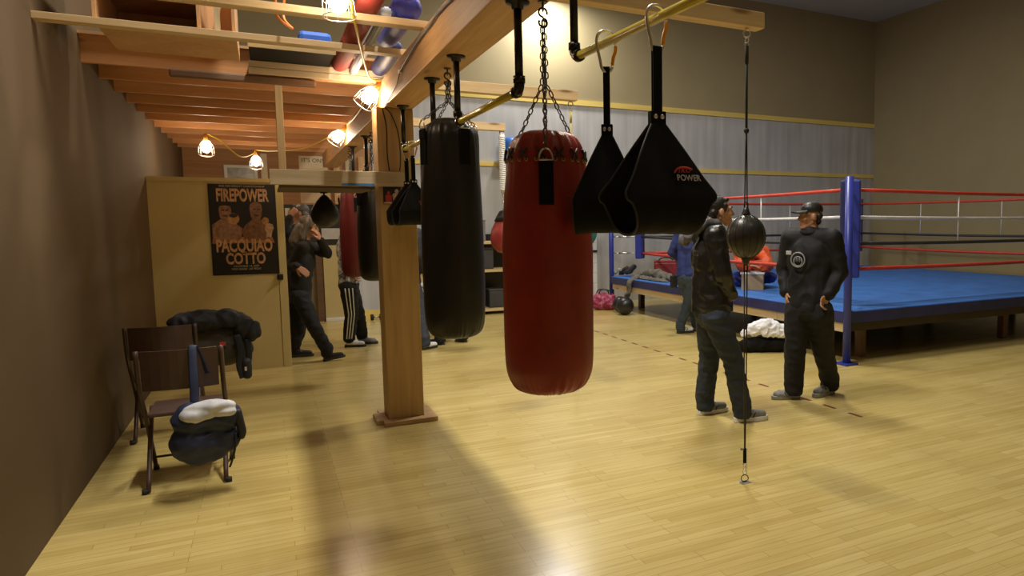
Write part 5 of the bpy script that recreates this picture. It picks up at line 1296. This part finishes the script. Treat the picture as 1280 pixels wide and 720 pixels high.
# --- person in the orange jacket leaning over the box
def orange():
    Z = V((0, 0, 1)); f = az(-128); _, R, _ = frame_of(f)
    pv = V((6.65, 9.04, RZ + .13)); nk = V((6.43, 8.78, RZ + .58)); ch = nk.lerp(pv, .4)
    J = dict(neck=nk, chest=ch, pelvis=pv)
    J['shr'] = nk + R * .18 - Z * .04; J['shl'] = nk - R * .18 - Z * .04
    bx = bc + Z * .30
    J['elr'] = bx + R * .20 + Z * .045 - f * .05; J['ell'] = bx - R * .20 + Z * .045 - f * .05
    J['wrr'] = bx + R * .02 + f * .07 + Z * .05; J['wrl'] = bx - R * .02 + f * .0 + Z * .06
    J['handr'] = (-R + f * .1, -Z, 1, .5); J['handl'] = (R + f * .1, -Z, -1, .5)
    J['hipr'] = pv + R * .09; J['hipl'] = pv - R * .09
    J['knr'] = pv + R * .36 + f * .30 - Z * .01; J['knl'] = pv - R * .40 + f * .34 + Z * .03
    J['anr'] = pv + R * .05 + f * .26 - Z * .06; J['anl'] = pv - R * .10 + f * .30 - Z * .06
    t, P, rot = person('person in a puffy orange jacket sitting on the ring leaning on the cardboard box', pv - Z * .13, J, nk + f * .08 + Z * .115, az(-125, -20), M_skin, .008)
    eyes(P, t, 1, M_hair)
    blob('hair', [('e', P(0, -.026, .046), (.081, .090, .080), rot)], M_hair, t, .008, 2)
    om = mat('orange_puffer', (.66, .09, .02), .55, 0, .12, 9)
    b = [('c', J['shl'], .10, J['shr'], .10), ('c', ch + R * .06, .14, pv + R * .05, .15), ('c', ch - R * .06, .14, pv - R * .05, .15), ('c', nk, .085, ch, .14)]
    for s in 'lr':
        b += [('c', J['sh' + s], .095, J['el' + s], .085), ('c', J['el' + s], .085, J['el' + s].lerp(J['wr' + s], .8), .066)]
    blob('puffer_jacket', b, om, t, .010, 3, (.012, 10), cuts=[((0, 0, RZ + .006), (0, 0, -1))])
    b = [('c', pv + R * .03, .12, pv - R * .03, .12)]
    for s in 'lr': b += [('c', J['hip' + s], .10, J['kn' + s], .075), ('c', J['kn' + s], .075, J['an' + s], .06)]
    blob('trousers', b, mat('royal_cloth', (.02, .035, .22), .7), t, .010, 3, (.008, 10), cuts=[((0, 0, RZ + .003), (0, 0, -1))])
orange()

# --- woman walking
h = (G(404, 452), G(363, 447)); q = (h[0] + az(96) * .25, h[1] + az(92) * .26)
def ps(J, f, R, Z, A):
    J['knr'] = A(393, 409, 8.15); J['knl'] = A(374, 407, 8.4)
    J['anr'] = h[0] + Z * .11 + az(96) * .05; J['anl'] = h[1] + Z * .11 + az(92) * .05
    J['elr'] = A(364, 333, 8.15); J['wrr'] = A(372, 334, 8.02); J['handr'] = (A(383, 341, 8.0) - A(372, 334, 8.02), f * -.3 - Z * .2 + R * -.9, -1, .5)
    J['shl'] = A(390, 310, 8.42); J['ell'] = A(409, 317, 8.35); J['wrl'] = A(401, 300, 8.2); J['handl'] = (A(394, 286, 8.15) - A(400, 300, 8.2), -R * .2 - f * .9, 1, .6)
t, J, P, rot, f, R = simple_person('long haired woman in black walking with one hand raised to her face', 8.25, (381, 303), (386, 283), (376, 366), h, q, az(102, -12), 100, shoulders=.15, pose=ps, top=mat('black_knit', (.007, .007, .008), .8, 0, .3, 9, bump=.3, bscale=160), legs=mat('black_trouser', (.009, .011, .017), .85, 0, .3, 8), hem=Dp(376, 384, 8.25).z, lw=1.0, hairtype='none', skin=M_skin, slim=.92, hs=.97, voxel=.006, cuff=.045)
hg = mat('ash_hair', (.13, .115, .10), .5, 0, .5, 40, stretch=(1, 1, .15))
blob('hair', [('e', P(0, -.022, .042), (.080, .096, .084), rot), ('c', P(-.066, -.02, .02), .030, P(-.085, -.02, -.15), .036), ('c', P(.066, -.02, .02), .030, P(.085, -.02, -.15), .036), ('c', P(0, -.08, .0), .058, P(0, -.125, -.19), .060), ('c', P(.05, -.07, -.03), .05, P(.06, -.10, -.20), .05), ('c', P(-.05, -.07, -.03), .05, P(-.06, -.10, -.20), .05), ('c', P(-.045, .045, .085), .02, P(-.072, .03, .0), .018), ('c', P(.045, .045, .085), .02, P(.072, .03, .0), .018)], hg, t, .007, 2, (.006, 24, (1, 1, .3)))
bm_ = mat('boot_black', (.008, .008, .009), .4)
shoe(h[0], q[0], 0.0, bm_, M_soled, t, pitch=.16, high=.06); shoe(h[1], q[1], 0, bm_, M_soled, t, high=.06)
ct = [('c', Dp(374, 380, 8.4), .12, Dp(369, 420, 8.45), .10), ('c', Dp(366, 380, 8.45), .09, Dp(366, 424, 8.5), .07)]
blob('coat_tail', ct, M_blkcloth, t, .012, 3, (.012, 8), cuts=[(Dp(370, 427, 8.45), (0, 0, -1))])

# --- man behind her with raised arm
h = (V((.32, 10.75, 0)), V((.16, 10.85, 0))); q = (h[0] + az(-80) * .28, h[1] + az(-80) * .28)
def ps(J, f, R, Z, A):
    J['shl'] = A(361, 291, 9.55); J['ell'] = A(352, 286, 9.4); J['wrl'] = A(362, 271, 9.4); J['handl'] = (A(369, 262, 9.42) - A(362, 271, 9.4), R, 1, .7)
t, J, P, rot, f, R = simple_person('grey haired man with raised bare arm standing behind the walking woman', 9.6, (371, 284), (375, 266), (368, 345), h, q, az(-75), -80, shoulders=.17, pose=ps, top=mat('tee_black', (.014, .014, .016), .8), legs=M_blkcloth, hair=mat('grey_hair', (.10, .095, .09), .6), skin=M_skin2)
for a, c in zip(h, q): shoe(a, c, 0, M_black, M_soled, t)

# --- person in striped trousers
h = (G(431, 434), G(447, 430)); q = (h[0] + az(108) * .27, h[1] + az(112) * .27)
t, J, P, rot, f, R = simple_person('person in black three striped trousers and mottled hoodie behind the dark red bag', 9.15, (433, 287), (435, 268), (436, 356), h, q, az(95), 96, shoulders=.17, top=splash('hoodie_print', [(.55, .58, .66), (.03, .03, .04), (.66, .68, .74), (.08, .09, .11), (.72, .74, .80)], 6), legs=M_blkcloth, hem=Dp(440, 360, 9.15).z, lw=1.12, cuff=.05)
b_up = mat('shoe_grey2', (.22, .22, .23), .6)
shoe(h[0], q[0], 0, M_sole, M_soled, t); shoe(h[1], q[1], 0, b_up, M_soled, t)
for k in (-1, 0, 1):
    pts = []
    side = (R * .80 - f * .05)
    for i in range(13):
        u = i / 12; a_, b_, c_ = J['hipr'], J['knr'], J['anr'] + V((0, 0, .02))
        p = a_.lerp(b_, u * 2) if u < .5 else b_.lerp(c_, u * 2 - 1)
        r = (.102 + (.074 - .102) * min(1, u * 2)) * 1.12 if u < .5 else (.075 + (.066 - .075) * (u * 2 - 1)) * 1.12
        ang = k * .36
        dirv = (R * math.cos(ang) + f * math.sin(ang)).normalized()
        pts.append(p + dirv * (r + .010))
    MB().tube(pts, .0075, 6).build('white_stripe', M_sole, t)

# --- person mostly behind the timber post
h = (G(527, 438), G(512, 436)); q = (h[0] + az(55) * .28, h[1] + az(55) * .28)
t, J, P, rot, f, R = simple_person('person in dark jacket and white shoes hidden behind the timber post', 9.3, (509, 288), (509, 270), (511, 358), h, q, az(60), 55, shoulders=.175, top=mat('navy_jacket', (.018, .018, .025), .7), legs=mat('navy_jean', (.035, .042, .06), .8))
for a, c in zip(h, q): shoe(a, c, 0, M_sole, M_soled, t)
# --- person behind the black heavy bag
h = (G(556, 431), G(584, 428)); q = (h[0] + az(-62) * .26, h[1] + az(-40) * .2)
t, J, P, rot, f, R = simple_person('person in black standing hidden behind the black heavy bag', 9.75, (571, 287), (571, 269), (571, 355), h, q, az(-70), -60, shoulders=.17, top=M_blkcloth, legs=M_blkcloth, lw=1.15)
for a, c in zip(h, q): shoe(a, c, 0, M_black, M_soled, t)
# ------------------------------------------------------------------ light
def area(name, loc, size, power, col, target=None, sy=None):
    li = bpy.data.lights.new(name, 'AREA'); li.energy = power; li.color = col; li.shape = 'RECTANGLE'; li.size = size; li.size_y = sy or size
    o = bpy.data.objects.new(name, li); COL.objects.link(o); o.location = loc
    d = (V(target) - V(loc)) if target else V((0, 0, -1))
    o.rotation_euler = d.to_track_quat('-Z', 'Y').to_euler()
    return o
WARM = (1.0, .93, .80)
WALLC = (1.0, .97, .92)
COOL = (.93, .96, 1.0)
area('gym_light', (0.93, 4.5, 6.25), .16, 325, WARM, None, 2.2)
area('gym_light', (4.4, 7.2, 6.25), .8, 230, WARM)
area('gym_light', (2.8, 0.6, 6.25), .8, 22, WARM)
area('gym_light', (4.7, 12.45, 5.75), .35, 120, WALLC)
area('gym_light', (8.2, 8.0, 6.25), .8, 45, WARM)
w = bpy.data.worlds.new('world'); SC.world = w; w.use_nodes = True
w.node_tree.nodes['Background'].inputs['Color'].default_value = (.5, .52, .56, 1)
w.node_tree.nodes['Background'].inputs['Strength'].default_value = .035
SC.view_settings.view_transform = 'Standard'; SC.view_settings.look = 'None'
SC.view_settings.exposure = 0.0; SC.view_settings.gamma = 1.0; SC.view_settings.use_curve_mapping = False
SC.cycles.use_denoising = True
SC.cycles.max_bounces = 8
SC.cycles.sample_clamp_indirect = 6
